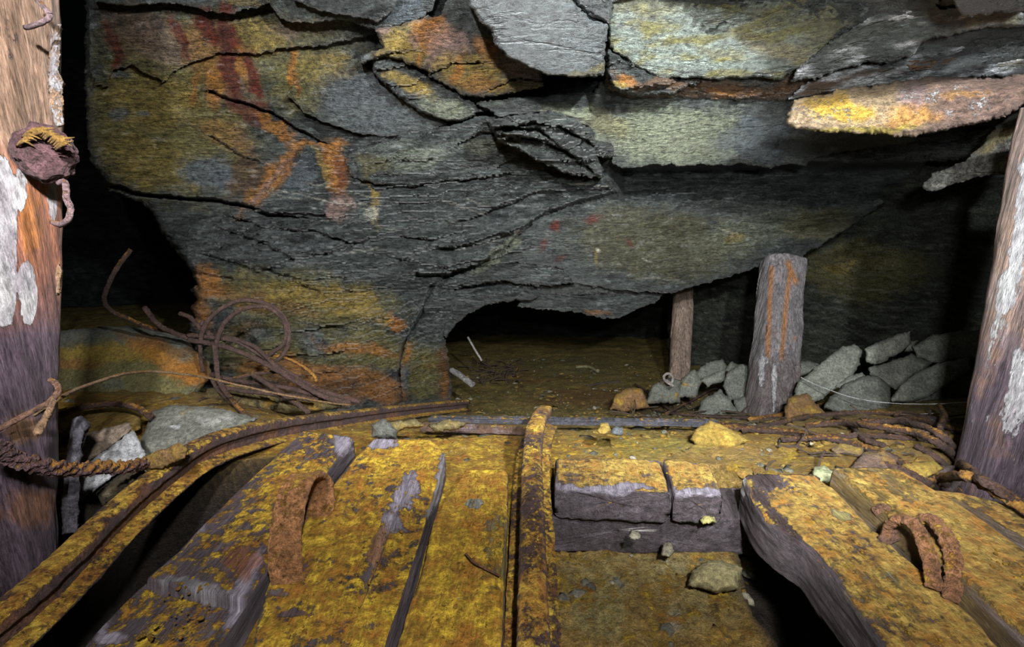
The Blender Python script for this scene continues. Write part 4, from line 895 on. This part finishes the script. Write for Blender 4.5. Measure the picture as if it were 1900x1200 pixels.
# ============================================================ BOULDERS AND RUBBLE
MC = lambda lo, hi, y0, y1: (lambda q, a: a+lo+(hi-lo)*sst(y0, y1, q[:, 1]))
boulder('boulder', [(96, 615), (180, 607), (240, 604), (300, 612), (346, 620), (360, 650), (388, 668), (393, 700), (372, 722), (352, 744), (280, 752), (180, 752), (96, 745)], 2.05, 'big ochre-stained boulder behind the left post, under the hooked cable', 'rock', tilt=(-.02, -.18), rnd=.12, rndpx=42, thick=.35, amp=1.4, sch=.6, seed=1,
        col=STC*1.0, extra=[((.16, .17, .15), 230, 618, 160, 12, 3, .5), (OLV, 230, 690, 190, 70, 5, .8), (YLW, 190, 650, 130, 18, 5, .95), (ORG, 300, 665, 90, 26, 30, .75), (ORG, 360, 690, 50, 30, 0, .85), (BRN, 310, 645, 70, 12, 10, .6), (BLU, 205, 715, 26, 12, 0, .4), (ORG, 130, 670, 60, 14, 0, .5)])
boulder('boulder', [(284, 762), (310, 752), (380, 753), (440, 764), (478, 776), (430, 812), (360, 850), (320, 866), (256, 858), (262, 815)], 1.36, 'flat greenish-grey boulder resting behind the bend of the long rail', tilt=(0, -.14), rnd=.05, rndpx=14, thick=.18, seed=2, sch=.2, col=STC*1.1, al=.3, extra=[((.4, .4, .38), 400, 775, 36, 10, -10, .6), ((.45, .47, .5), 328, 796, 6, 4, 0, .9)])
boulder('stone', [(104, 760), (170, 752), (230, 756), (262, 770), (262, 795), (230, 808), (150, 808), (104, 800)], 1.45, 'yellow-brown flat stone between the grey stake and the greenish boulder', 'rock', tilt=(0, -.3), rnd=.03, rndpx=10, seed=3, col=(.26, .17, .04), al=.4)
boulder('stone', [(143, 935), (146, 868), (175, 850), (215, 822), (246, 797), (258, 812), (271, 842), (262, 862), (225, 874), (180, 905)], 1.08, 'pale whitish angular stone beside the grey stake, under the thick cable', 'rock', tilt=(.02, -.06), rnd=.012, rndpx=7, thick=.10, seed=4, sch=.1, amp=.5, col=(.40, .41, .43), al=-.1)
boulder('stone', [(150, 815), (170, 800), (205, 792), (240, 783), (246, 796), (215, 822), (176, 850), (150, 862)], 1.13, 'brownish stone leaning behind the pale whitish stone', 'rock', tilt=(.0, -.1), rnd=.012, rndpx=7, thick=.08, seed=5, col=(.22, .17, .13), al=.25)
boulder('stone', [(180, 912), (225, 878), (262, 868), (275, 880), (240, 905), (190, 940)], 1.0, 'dark stone below the pale whitish stone, against the long rail', 'rock', rnd=.02, seed=6, col=(.14, .11, .07), al=.3)
LS = [([(385, 720), (430, 712), (480, 722), (520, 740), (500, 765), (420, 770), (375, 755)], 1.95, 'brown muddy stone under the dangling cable end'), ([(515, 745), (560, 735), (620, 742), (640, 755), (560, 768), (510, 765)], 1.9, 'long low orange stone beside the long rail under the cable bundle'),
      ([(690, 790), (712, 776), (740, 800), (735, 815), (690, 812)], 1.22, 'small greenish pointed stone at the end of the wide plank'), ([(792, 790), (830, 778), (872, 783), (850, 796), (812, 801)], 1.40, 'small flat green stone left of the middle rail tip'),
      ([(700, 785), (770, 778), (790, 790), (730, 800)], 1.38, 'low muddy stone between the rail bend and the flat green stone')]
for k, (pl, d, lb) in enumerate(LS): boulder('stone', pl, d, lb, 'rock', rnd=.03, seed=10+k, col=(.15, .12, .05) if k != 2 else STC*.6, al=.42 if k < 2 else .3)
RS = [  # outline, distance, colour scale, crust, label
 ([(1796, 662), (1835, 640), (1840, 760), (1800, 760)], 2.75, .8, 0, 'grey rubble block half hidden by the right post'),
 ([(1693, 642), (1730, 621), (1800, 612), (1850, 612), (1850, 668), (1790, 668), (1740, 674), (1700, 664)], 2.72, 1.15, .0, 'large flat-topped slate block on the rubble beside the right post'),
 ([(1676, 655), (1684, 632), (1703, 630), (1694, 650)], 2.80, 1., 0, 'sliver of slate between the two topmost rubble blocks'),
 ([(1605, 646), (1640, 631), (1672, 618), (1689, 614), (1691, 638), (1660, 660), (1625, 677), (1606, 671)], 2.70, 1.2, 0, 'pointed slate block topmost on the rubble pile'),
 ([(1612, 682), (1650, 671), (1690, 656), (1704, 664), (1735, 672), (1690, 700), (1664, 724), (1642, 714), (1615, 696)], 2.66, 1., 0, 'slate block under the pointed topmost block'),
 ([(1725, 745), (1730, 716), (1745, 708), (1758, 725), (1756, 750), (1728, 750)], 2.62, .8, 0, 'small dark stone tucked under the slanting rubble slab'),
 ([(1753, 748), (1756, 712), (1780, 694), (1802, 700), (1806, 752)], 2.62, .75, 0, 'dark cracked stone at the foot of the right post side of the pile'),
 ([(1688, 752), (1718, 727), (1732, 736), (1728, 752)], 2.60, .7, 0, 'dark wedge stone at the low edge of the slanting slab'),
 ([(1652, 741), (1668, 716), (1700, 691), (1740, 673), (1797, 664), (1799, 684), (1770, 706), (1722, 736), (1690, 746), (1656, 746)], 2.55, 1.25, .1, 'long slanting yellow-grey slate slab on the rubble'),
 ([(1476, 674), (1500, 669), (1524, 677), (1506, 692), (1478, 700)], 2.95, .9, 0, 'small stone behind the split prop and the tilted slab'),
 ([(1471, 745), (1480, 708), (1500, 692), (1530, 666), (1562, 644), (1586, 637), (1599, 650), (1595, 676), (1580, 701), (1552, 720), (1520, 742), (1498, 752)], 2.58, 1.1, 0, 'tilted pointed grey slab right of the split prop'),
 ([(1548, 718), (1580, 694), (1600, 692), (1606, 700), (1570, 722)], 2.54, 1.1, 0, 'thin slate wedge between the tilted slab and the dark round stone'),
 ([(1536, 742), (1566, 712), (1600, 697), (1628, 697), (1650, 714), (1654, 745), (1648, 772), (1570, 772), (1528, 756)], 2.45, .72, 0, 'dark rounded stone in front of the rubble pile'),
 ([(1342, 688), (1358, 670), (1376, 678), (1358, 692)], 3.15, .7, 0, 'small dark stone on top of the rubble left of the split prop'),
 ([(1288, 694), (1308, 673), (1340, 667), (1350, 682), (1330, 700), (1292, 706)], 3.2, .8, 0, 'rounded grey stone right of the thin distant prop'),
 ([(1340, 716), (1350, 690), (1372, 676), (1400, 678), (1404, 742), (1352, 742)], 3.05, .75, 0, 'dark block standing against the left side of the split prop'),
 ([(1298, 704), (1346, 683), (1344, 706), (1312, 718)], 3.1, 1.1, .3, 'yellowish layered stone under the rounded grey stone'),
 ([(1256, 736), (1264, 700), (1290, 684), (1302, 708), (1292, 738)], 3.1, .9, .35, 'muddy stone at the foot of the thin distant prop'),
 ([(1360, 740), (1400, 732), (1402, 772), (1366, 768)], 2.9, .7, .2, 'dark low stone at the left foot of the split prop'),
 ([(1288, 778), (1302, 745), (1336, 721), (1352, 738), (1372, 768), (1340, 782)], 2.85, .8, .2, 'triangular stone left of the split prop'),
 ([(1198, 750), (1210, 714), (1240, 700), (1264, 706), (1262, 746)], 3.1, .7, .35, 'muddy block left of the thin distant prop foot'),
 ([(1132, 758), (1142, 730), (1166, 718), (1192, 722), (1204, 755), (1160, 765)], 3.0, .6, .45, 'brown mud-covered block at the right edge of the far mud floor'),
 ([(1454, 790), (1460, 738), (1498, 727), (1514, 748), (1534, 768), (1504, 796)], 2.35, .8, .5, 'orange-brown rock right of the foot of the split prop'),
]
for k, (pl, d, cs, al_, lb) in enumerate(RS):
    boulder('rubble_stone', pl, d, lb, 'rock', 'fallen rubble along the right side', rnd=.04 if d > 2.5 else .06, seed=30+k, col=STC*1.15*cs if al_ < .45 else np.array((.22, .12, .05)), al=al_, sch=.35, thick=.11, tilt=(0, -.10), rndpx=9, amp=.9, step=2.5)
FS = [([(1278, 816), (1292, 796), (1318, 780), (1350, 792), (1388, 818), (1360, 832), (1300, 832)], 1.42, (.27, .18, .035), .45, 'smooth yellow mound-shaped stone lying alone before the cables'),
 ([(1690, 810), (1700, 788), (1728, 775), (1746, 782), (1750, 806), (1715, 820)], 1.75, (.10, .09, .10), .05, 'small dark wet stone among the right cables'),
 ([(1625, 838), (1640, 800), (1690, 788), (1760, 802), (1770, 830), (1720, 856), (1660, 856)], 1.50, (.16, .11, .07), .35, 'brown slab buried under the right cables'),
 ([(1538, 834), (1560, 822), (1602, 830), (1600, 850), (1560, 850)], 1.45, (.15, .10, .06), .4, 'small brown stone just beyond the square-edged plank'),
 ([(1572, 872), (1600, 842), (1640, 836), (1668, 850), (1660, 872), (1620, 884)], 1.30, (.14, .09, .07), .35, 'reddish-brown stone beyond the far end of the square-edged plank'),
 ([(1648, 886), (1680, 858), (1730, 855), (1752, 868), (1710, 892)], 1.24, (.36, .26, .04), .65, 'bright yellow muddy slab under the crossing cables'),
 ([(1500, 892), (1510, 868), (1530, 862), (1552, 880), (1548, 896)], 1.16, (.36, .38, .22), .1, 'pale yellow-green stone between the ends of the two right planks'),
 ([(1720, 905), (1735, 868), (1770, 862), (1790, 890), (1770, 920)], 1.28, (.13, .10, .10), .2, 'dark stone under the cables left of the right post foot'),
 ([(1276, 1086), (1284, 1058), (1310, 1040), (1340, 1040), (1378, 1052), (1370, 1092), (1330, 1100)], .93, (.30, .26, .13), .3, 'low pale block lying on the mud floor by the black gap'),
 ([(1226, 1030), (1230, 1010), (1243, 1006), (1252, 1022), (1242, 1034)], 1.00, (.32, .28, .20), .1, 'little pale stone at the foot of the dark timber'),
 ([(1296, 964), (1310, 955), (1326, 958), (1328, 968), (1305, 972)], .99, (.42, .38, .14), .1, 'yellow chip stuck under the sleeper end'),
 ([(1166, 994), (1172, 984), (1184, 986), (1188, 998), (1175, 1002)], 1.0, (.34, .32, .24), .1, 'tiny pale chip on the dark timber'),
 ([(1134, 802), (1140, 791), (1156, 794), (1158, 805), (1142, 808)], 1.32, (.10, .11, .12), .0, 'small bluish-black stone right of the middle rail tip'),
 ([(1108, 800), (1116, 784), (1130, 785), (1134, 800), (1120, 808)], 1.33, (.34, .24, .06), .5, 'small yellow knob of rock beside the bluish-black stone'),
]
for k, (pl, d, col, al_, lb) in enumerate(FS):
    d2 = d if k in (1, 2) else min(d, onG(np.mean([p[0] for p in pl]), max(p[1] for p in pl)-4)[1]*1.0)
    if k in (10, 11): d2 = GZ(pl[0][0], pl[0][1], -.03)[1]; d2 = (np.array(GZ(pl[0][0], pl[0][1], -.03))-CAM)@FW-.01
    e_ = np.ptp(np.array(pl), axis=0)
    boulder('stone', pl, d2, lb, 'rock', None, rnd=.03*min(1, e_[1]/50), seed=70+k, col=col, al=al_, sch=.15, thick=min(.12, .9*e_[1]/F*d2+.01), tilt=(0, -.1*min(1, 30/e_[1])*1.6), step=2.2, amp=.6*min(1, e_[1]/40))

# ============================================================ CABLES
gL = 'rusty cables heaped against the left rock'; gR = 'rusty cables lying over the right bank'
def dl(base): return lambda pts: [(x, y, base+dz) for (x, y, dz) in pts]
LC = [
 ([(243, 463, 1.98), (222, 490, 1.97), (201, 528, 1.96), (194, 556, 1.95), (206, 576, 1.95), (240, 592, 1.96), (275, 607, 1.98), (305, 613, 2.02), (350, 626, 2.05)], .0085, .35, 'cable end rising in a tall hook above the big boulder'),
 ([(268, 570, 1.92), (282, 590, 1.92), (300, 606, 1.94), (320, 616, 1.98), (360, 632, 2.02)], .0095, .15, 'short thick cable stub poking up right of the hooked cable'),
 ([(333, 581, 1.98), (352, 588, 1.98), (364, 600, 1.99), (378, 614, 2.0), (420, 632, 2.04)], .0090, .12, 'dark cable stub pointing left at the edge of the black opening'),
 ([(372, 642, 1.98), (374, 622, 1.96), (384, 598, 1.94), (410, 573, 1.92), (448, 557, 1.91), (490, 562, 1.90), (520, 580, 1.90), (535, 610, 1.90), (533, 642, 1.91), (520, 664, 1.93), (504, 673, 1.96)], .0085, .18, 'outer big loop of the cable coil against the rock'),
 ([(400, 650, 1.94), (404, 628, 1.92), (416, 600, 1.90), (440, 579, 1.89), (475, 568, 1.88), (508, 576, 1.88), (530, 604, 1.89), (527, 636, 1.90), (500, 658, 1.93), (478, 660, 1.95)], .0080, .15, 'inner loop of the cable coil against the rock'),
 ([(349, 622, 2.0), (385, 625, 1.98), (440, 634, 1.96), (490, 662, 1.92), (540, 694, 1.88), (600, 726, 1.86), (668, 745, 1.9)], .0095, .12, 'upper of the long straight cables running from the boulder down to the rail'),
 ([(350, 630, 1.97), (420, 644, 1.93), (480, 668, 1.89), (545, 705, 1.85), (600, 735, 1.83), (650, 748, 1.86)], .0100, .12, 'middle of the long straight cables running down to the rail'),
 ([(408, 622, 2.0), (440, 630, 1.96), (476, 646, 1.92), (510, 676, 1.88), (560, 712, 1.85), (625, 742, 1.86)], .0085, .18, 'lower long cable crossing under the coil toward the rail'),
 ([(398, 640, 1.86), (402, 676, 1.85), (406, 704, 1.83), (420, 728, 1.80), (442, 756, 1.74), (462, 774, 1.68)], .0090, .2, 'cable end dangling straight down then out toward the rail'),
 ([(468, 694, 1.82), (496, 712, 1.79), (530, 735, 1.74), (556, 752, 1.69), (572, 764, 1.66)], .0090, .2, 'short glistening cable piece slanting down to the rail bend'),
 ([(490, 657, 1.98), (530, 664, 1.96), (562, 680, 1.93), (582, 696, 1.9), (588, 708, 1.9)], .0060, .6, 'thin orange wire curling right of the coil'),
 ([(392, 694, 1.92), (440, 706, 1.9), (500, 714, 1.88), (560, 726, 1.86), (620, 744, 1.88)], .0090, .15, 'cable lying low behind the dangling end, reaching the rock foot'),
 ([(394, 704, 1.86), (404, 722, 1.84), (424, 742, 1.80), (446, 758, 1.76)], .0075, .1, 'dark cable piece beside the dangling end'),
 ([(405, 718, 1.85), (460, 726, 1.83), (520, 732, 1.80), (590, 742, 1.80)], .0085, .1, 'lowest of the dark cables lying under the thin rusty wire'),
 ([(420, 706, 1.95), (470, 694, 1.95), (520, 690, 1.95), (560, 696, 1.95)], .0070, .3, 'orange cable arching low between the coil and the rock'),
 ([(112, 770, 1.38), (150, 756, 1.40), (200, 749, 1.42), (240, 752, 1.40), (268, 764, 1.38), (282, 776, 1.38)], .0090, .3, 'brown cable bent over the yellow-brown flat stone'),
 ([(376, 596, 2.02), (372, 630, 1.99), (372, 660, 1.97), (376, 690, 1.95)], .0070, .12, 'dark vertical cable behind the start of the coil'),
]
for k, (pts, r, cr, lb) in enumerate(LC): cable(pts, r, lb, gL, 1000+k*7, cr)
cable([(58, 770, .80), (113, 737, .84), (170, 712, 1.0), (230, 694, 1.15), (290, 690, 1.30), (370, 698, 1.45), (430, 711, 1.55), (510, 729, 1.62), (580, 742, 1.7), (650, 752, 1.85)], .0034, 'thin twisted rusty wire stretched from the left post across the cables', None, 1200, .35, (.24, .15, .08), 'rusty_wire', 'wire', strand=.2)
cable([(-30, 808, .72), (0, 795, .74), (50, 768, .75), (90, 748, .76), (108, 728, .77), (106, 712, .78), (92, 704, .78)], .0045, 'wire hooked round the foot of the left post', None, 1204, .25, (.22, .12, .08), 'rusty_wire', 'wire')
cable([(-40, 800, .66), (-10, 828, .68), (30, 852, .71), (80, 865, .75), (130, 869, .80), (200, 868, .88), (255, 862, .96), (290, 852, 1.04)], .0105, 'thick frayed cable sagging from the left post to the long rail', None, 1208, .30, (.15, .085, .09), strand=.2, rough=.008, K=26, n=420)
def gpt(l, lift=.012):
    o = []
    for t in l:
        x, y = t[:2]; h = t[2] if len(t) > 2 else 0
        o.append(onG(x, y, lift+h)[0])
    return o
def gp3(l):   # pixel with a lift above the bank
    return gpt(l, .012)
RC = [
 ([(1392, 778), (1440, 772), (1480, 762), (1540, 748, .02), (1595, 743, .03), (1634, 742, .02)], .0120, .45, 'twisted cable ending in a frayed orange tip before the dark round stone'),
 ([(1380, 798), (1440, 786), (1510, 772), (1600, 765), (1700, 772), (1800, 788)], .0100, .3, 'long cable running level behind the others to the right post'),
 ([(1340, 792), (1430, 800), (1500, 806), (1570, 820), (1640, 842), (1700, 872), (1750, 898), (1800, 920), (1836, 940)], .0095, .35, 'longest cable, curving from the yellow mound stone to the right post foot'),
 ([(1495, 790), (1560, 784, .02), (1630, 792, .03), (1690, 800, .03), (1740, 822, .03), (1778, 852, .05), (1812, 884, .08), (1850, 906, .09), (1900, 938, .075), (1950, 970, .07)], .0100, .3, 'arched cable sweeping over the bank and down past the post foot'),
 ([(1600, 782, .02), (1660, 782, .03), (1710, 790, .04), (1752, 812, .04), (1790, 856, .03), (1830, 895, .02)], .0095, .3, 'second arched cable just behind the sweeping one'),
 ([(1680, 892), (1740, 888, .03), (1782, 882, .07), (1812, 890, .08), (1850, 914, .08), (1890, 938, .075), (1950, 975, .07)], .0100, .45, 'orange-brown twisted cable nearest the outermost plank'),
 ([(1270, 778), (1340, 786), (1410, 796), (1480, 802), (1540, 812)], .0090, .25, 'dark cable passing behind the yellow mound stone'),
 ([(1190, 776), (1240, 783), (1300, 790), (1370, 792)], .0095, .35, 'cable with an orange stretch lying left of the yellow mound stone'),
 ([(1450, 815), (1530, 812), (1600, 808), (1680, 812), (1730, 818)], .0085, .3, 'level cable half sunk among the brown slabs'),
 ([(1600, 850, .01), (1660, 866, .01), (1710, 890, .01), (1740, 910)], .0085, .3, 'short cable slanting across the bright yellow slab'),
 ([(1550, 775), (1580, 790), (1600, 812), (1640, 826)], .0080, .2, 'short dark cable dropping between the level cables'),
 ([(1742, 752, .05), (1752, 770, .04), (1746, 790, .03), (1738, 806, .02)], .0085, .35, 'upright bent cable stub beside the small dark wet stone'),
 ([(1700, 828), (1740, 850), (1764, 880), (1772, 905)], .0080, .2, 'dark cable piece standing against the dark stone near the post foot'),
 ([(1780, 860), (1800, 890), (1830, 915), (1866, 940)], .0085, .2, 'cable crossing the foot of the right post'),
 ([(1660, 770), (1720, 782), (1780, 800), (1800, 806)], .0085, .3, 'cable running from the bank into the right post'),
 ([(1236, 768), (1270, 750, .02), (1300, 734, .04), (1322, 722, .05), (1342, 722, .05), (1346, 732, .03)], .0090, .3, 'thin hooked cable arched over the rubble left of the split prop'),
 ([(1178, 712, .03), (1200, 726, .02), (1222, 745, .01), (1246, 764)], .0085, .15, 'dark stick-like cable end left of the rubble'),
 ([(1258, 718, .04), (1270, 732, .02), (1284, 748, .01)], .0080, .15, 'short dark cable stub among the muddy stones'),
 ([(1210, 760), (1260, 768), (1320, 772), (1390, 776)], .0080, .2, 'cable lying at the foot of the triangular stone'),
]
for k, (pts, r, cr, lb) in enumerate(RC): cable(gp3(pts), r, lb, gR, 1300+k*7, cr, conv=False, strand=.22)
cable([(1486, 700, 2.5), (1530, 720, 2.42), (1590, 739, 2.3), (1660, 748, 2.2), (1730, 749, 2.1), (1812, 745, 1.95)], .0022, 'pale grey wire stretched over the rubble to the right post', None, 1500, .05, (.42, .42, .42), 'grey_wire', 'wire', strand=0, rough=0)
cable([(1690, 769, 2.0), (1740, 766, 1.95), (1812, 761, 1.9)], .0018, 'lower pale grey wire reaching the right post', None, 1502, .05, (.36, .36, .35), 'grey_wire', 'wire', strand=0, rough=0)
cable([(1236, 706, 3.0), (1246, 710, 3.0), (1248, 700, 3.0), (1240, 693, 3.0), (1232, 698, 3.0), (1236, 708, 2.98), (1250, 716, 2.95)], .008, 'small metal ring hook left of the thin distant prop', None, 1504, .05, (.3, .26, .24), 'ring_hook', 'hook')
cable([(868, 625, 4.0), (880, 646, 3.95), (894, 669, 3.9)], .009, 'thin pale rod leaning in the dark opening', None, 1506, .0, (.40, .38, .36), 'thin_rod', 'rod', strand=0, rough=0)
o = cable([(838, 686, 3.2), (856, 698, 3.12), (878, 714, 3.05)], .020, 'grey weathered stick at the right foot of the rock pillar', None, 1508, .1, (.26, .25, .24), 'wooden_stick', 'stick', strand=0, m='post')
cable([gpt([t], .046)[0] if False else GZ(*t) for t in [(864, 1027, .046), (880, 1042, .050), (900, 1054, .047), (928, 1068, .045)]], .0016, 'curved dark twig lying on the mud-buried plank', None, 1510, .1, (.12, .05, .03), 'twig', 'twig', strand=0, conv=False)
cable(gpt([(1090, 715), (1120, 710), (1150, 708)]), .010, 'dark stick lying on the far mud floor', None, 1512, .1, (.07, .05, .04), 'wooden_stick', 'stick', strand=0, conv=False)
cable(gpt([(1068, 680), (1090, 680), (1110, 688)], .02), .018, 'pale stick at the crest of the far mud floor', None, 1514, .3, (.24, .22, .12), 'wooden_stick', 'stick', strand=0, conv=False)
# orange bulge lip of bark on the long rail where the thick cable ends
boulder('rust_flake', [(250, 858), (285, 838), (330, 822), (352, 832), (345, 850), (300, 868), (262, 872)], .985, 'crumbling rust flake lying over the long rail at the cable end', 'flake', rnd=.012, thick=.012, seed=97, col=(.22, .13, .05), al=.5, step=2.2, sch=.2, amp=.6)

# ============================================================ GRAVEL, TWIGS (nobody could count them)
def chips(name, spots, rng, m, label, cat, colf, flat=.5):
    V = []; F_ = []; Cc = []; Al = []; nb = 0
    ph = (1+5**.5)/2
    iv = np.array([(-1, ph, 0), (1, ph, 0), (-1, -ph, 0), (1, -ph, 0), (0, -1, ph), (0, 1, ph), (0, -1, -ph), (0, 1, -ph), (ph, 0, -1), (ph, 0, 1), (-ph, 0, -1), (-ph, 0, 1)])/1.9
    it = np.array([(0, 11, 5), (0, 5, 1), (0, 1, 7), (0, 7, 10), (0, 10, 11), (1, 5, 9), (5, 11, 4), (11, 10, 2), (10, 7, 6), (7, 1, 8), (3, 9, 4), (3, 4, 2), (3, 2, 6), (3, 6, 8), (3, 8, 9), (4, 9, 5), (2, 4, 11), (6, 2, 10), (8, 6, 7), (9, 8, 1)])
    for (x, y, z, s) in spots:
        a = rng.normal(size=(3, 3)); qm, _ = np.linalg.qr(a)
        v = iv*(1+.35*rng.uniform(-1, 1, (12, 1)))*np.array((1, rng.uniform(.5, 1), flat))
        rz = rng.uniform(0, 6.28); tl = rng.uniform(-.5, .5)
        v = v@np.array(((1, 0, 0), (0, math.cos(tl), -math.sin(tl)), (0, math.sin(tl), math.cos(tl))))@np.array(((math.cos(rz), -math.sin(rz), 0), (math.sin(rz), math.cos(rz), 0), (0, 0, 1)))
        V.append(v*s+np.array((x, y, z))); F_.append(it+nb); nb += 12
        c, a_ = colf(rng); Cc.append(np.repeat([c], 12, 0)); Al.append(np.full(12, a_))
    o = build(name, np.concatenate(V), np.concatenate(F_), m, None, np.concatenate(Cc), np.concatenate(Al), smooth=False)
    o['kind'] = 'stuff'; return tag(o, label, cat)
rg = np.random.RandomState(5)
def scatter(n, boxes, s0, s1, sink=.2):
    out = []
    for (x0, x1, y0, y1, w_) in boxes:
        for _ in range(int(n*w_)):
            px, py = rg.uniform(x0, x1), rg.uniform(y0, y1)
            p, d = onG(px, py); s = s0*(s1/s0)**(rg.uniform()**2.2)*min(1.6, .6+d*.45)
            out.append((p[0], p[1], p[2]-s*sink, s))
    return out
def cg(r):
    k = r.uniform()
    if k < .35: return np.array((.11, .105, .08))*r.uniform(.5, 1.5), .15
    if k < .93: return np.array((.20, .13, .035))*r.uniform(.5, 1.4), .5
    return np.array((.30, .27, .20))*r.uniform(.7, 1.3), .0
chips('gravel', scatter(900, [(850, 1250, 655, 780, .9), (1150, 1480, 700, 800, .6), (380, 860, 740, 800, .25), (1040, 1400, 1000, 1200, .22), (1380, 1800, 790, 900, .35), (1035, 1380, 780, 850, .15), (110, 330, 740, 880, .12), (660, 960, 790, 860, .12)], .0045, .026), rg, 'stone', 'loose gravel and rock chips strewn over the muddy floor', 'gravel', cg)
# crust flakes of dried mud on timber and rail tops
def cf_(r): return np.array((.60, .40, .05))*r.uniform(.5, 1.15), .75
sp = []
for (x0, y0, x1, y1, hw, z, n) in [(600, 815, 290, 1190, 60, .056, 150), (750, 830, 590, 1190, 90, .056, 200), (905, 880, 840, 1190, 60, .038, 200), (1450, 890, 1740, 1190, 60, .046, 150), (1610, 880, 1900, 1090, 70, .082, 70), (1040, 870, 1310, 880, 16, .031, 60), (990, 800, 995, 1190, 14, .081, 60)]:
    for _ in range(n):
        t = rg.uniform(); s = .0012*(4.0)**(rg.uniform()**2)
        p = GZ(x0+(x1-x0)*t+rg.uniform(-hw, hw)*(.5+.5*t), y0+(y1-y0)*t, z); sp.append((p[0], p[1], z-.0005, s))
chips('mud_crumbs', sp, rg, 'mud', 'yellow crumbs of dried mud sprinkled on the planks and the middle rail', 'mud', cf_)
tv_ = []; tf_ = []; nb = 0
for k in range(230):
    if k < 70: c = (rg.uniform(870, 960), rg.uniform(672, 715))
    elif k < 150: c = (rg.uniform(1150, 1420), rg.uniform(735, 800))
    elif k < 200: c = (rg.uniform(1400, 1780), rg.uniform(770, 880))
    else: c = (rg.uniform(380, 700), rg.uniform(735, 765))
    p, d = onG(*c); L_ = rg.uniform(.03, .13)*(.5+.3*d); a = rg.uniform(0, 6.28); e = np.array((math.cos(a), math.sin(a)*.7, rg.uniform(-.1, .35)))*L_
    path = catmull([p+(0, 0, .006), p+e*.5+(rg.normal()*.01, 0, .012), p+e+(0, 0, .004)], 9)
    v, f = tube(path, .0025*(.5+.5*d), 5); tv_.append(v); tf_.append(f+nb); nb += len(v)
o = build('twig_litter', np.concatenate(tv_), np.concatenate(tf_), 'cable', None, (.075, .05, .035), .2); o['kind'] = 'stuff'
tag(o, 'litter of twigs and rusty wire scraps over the floor', 'litter')
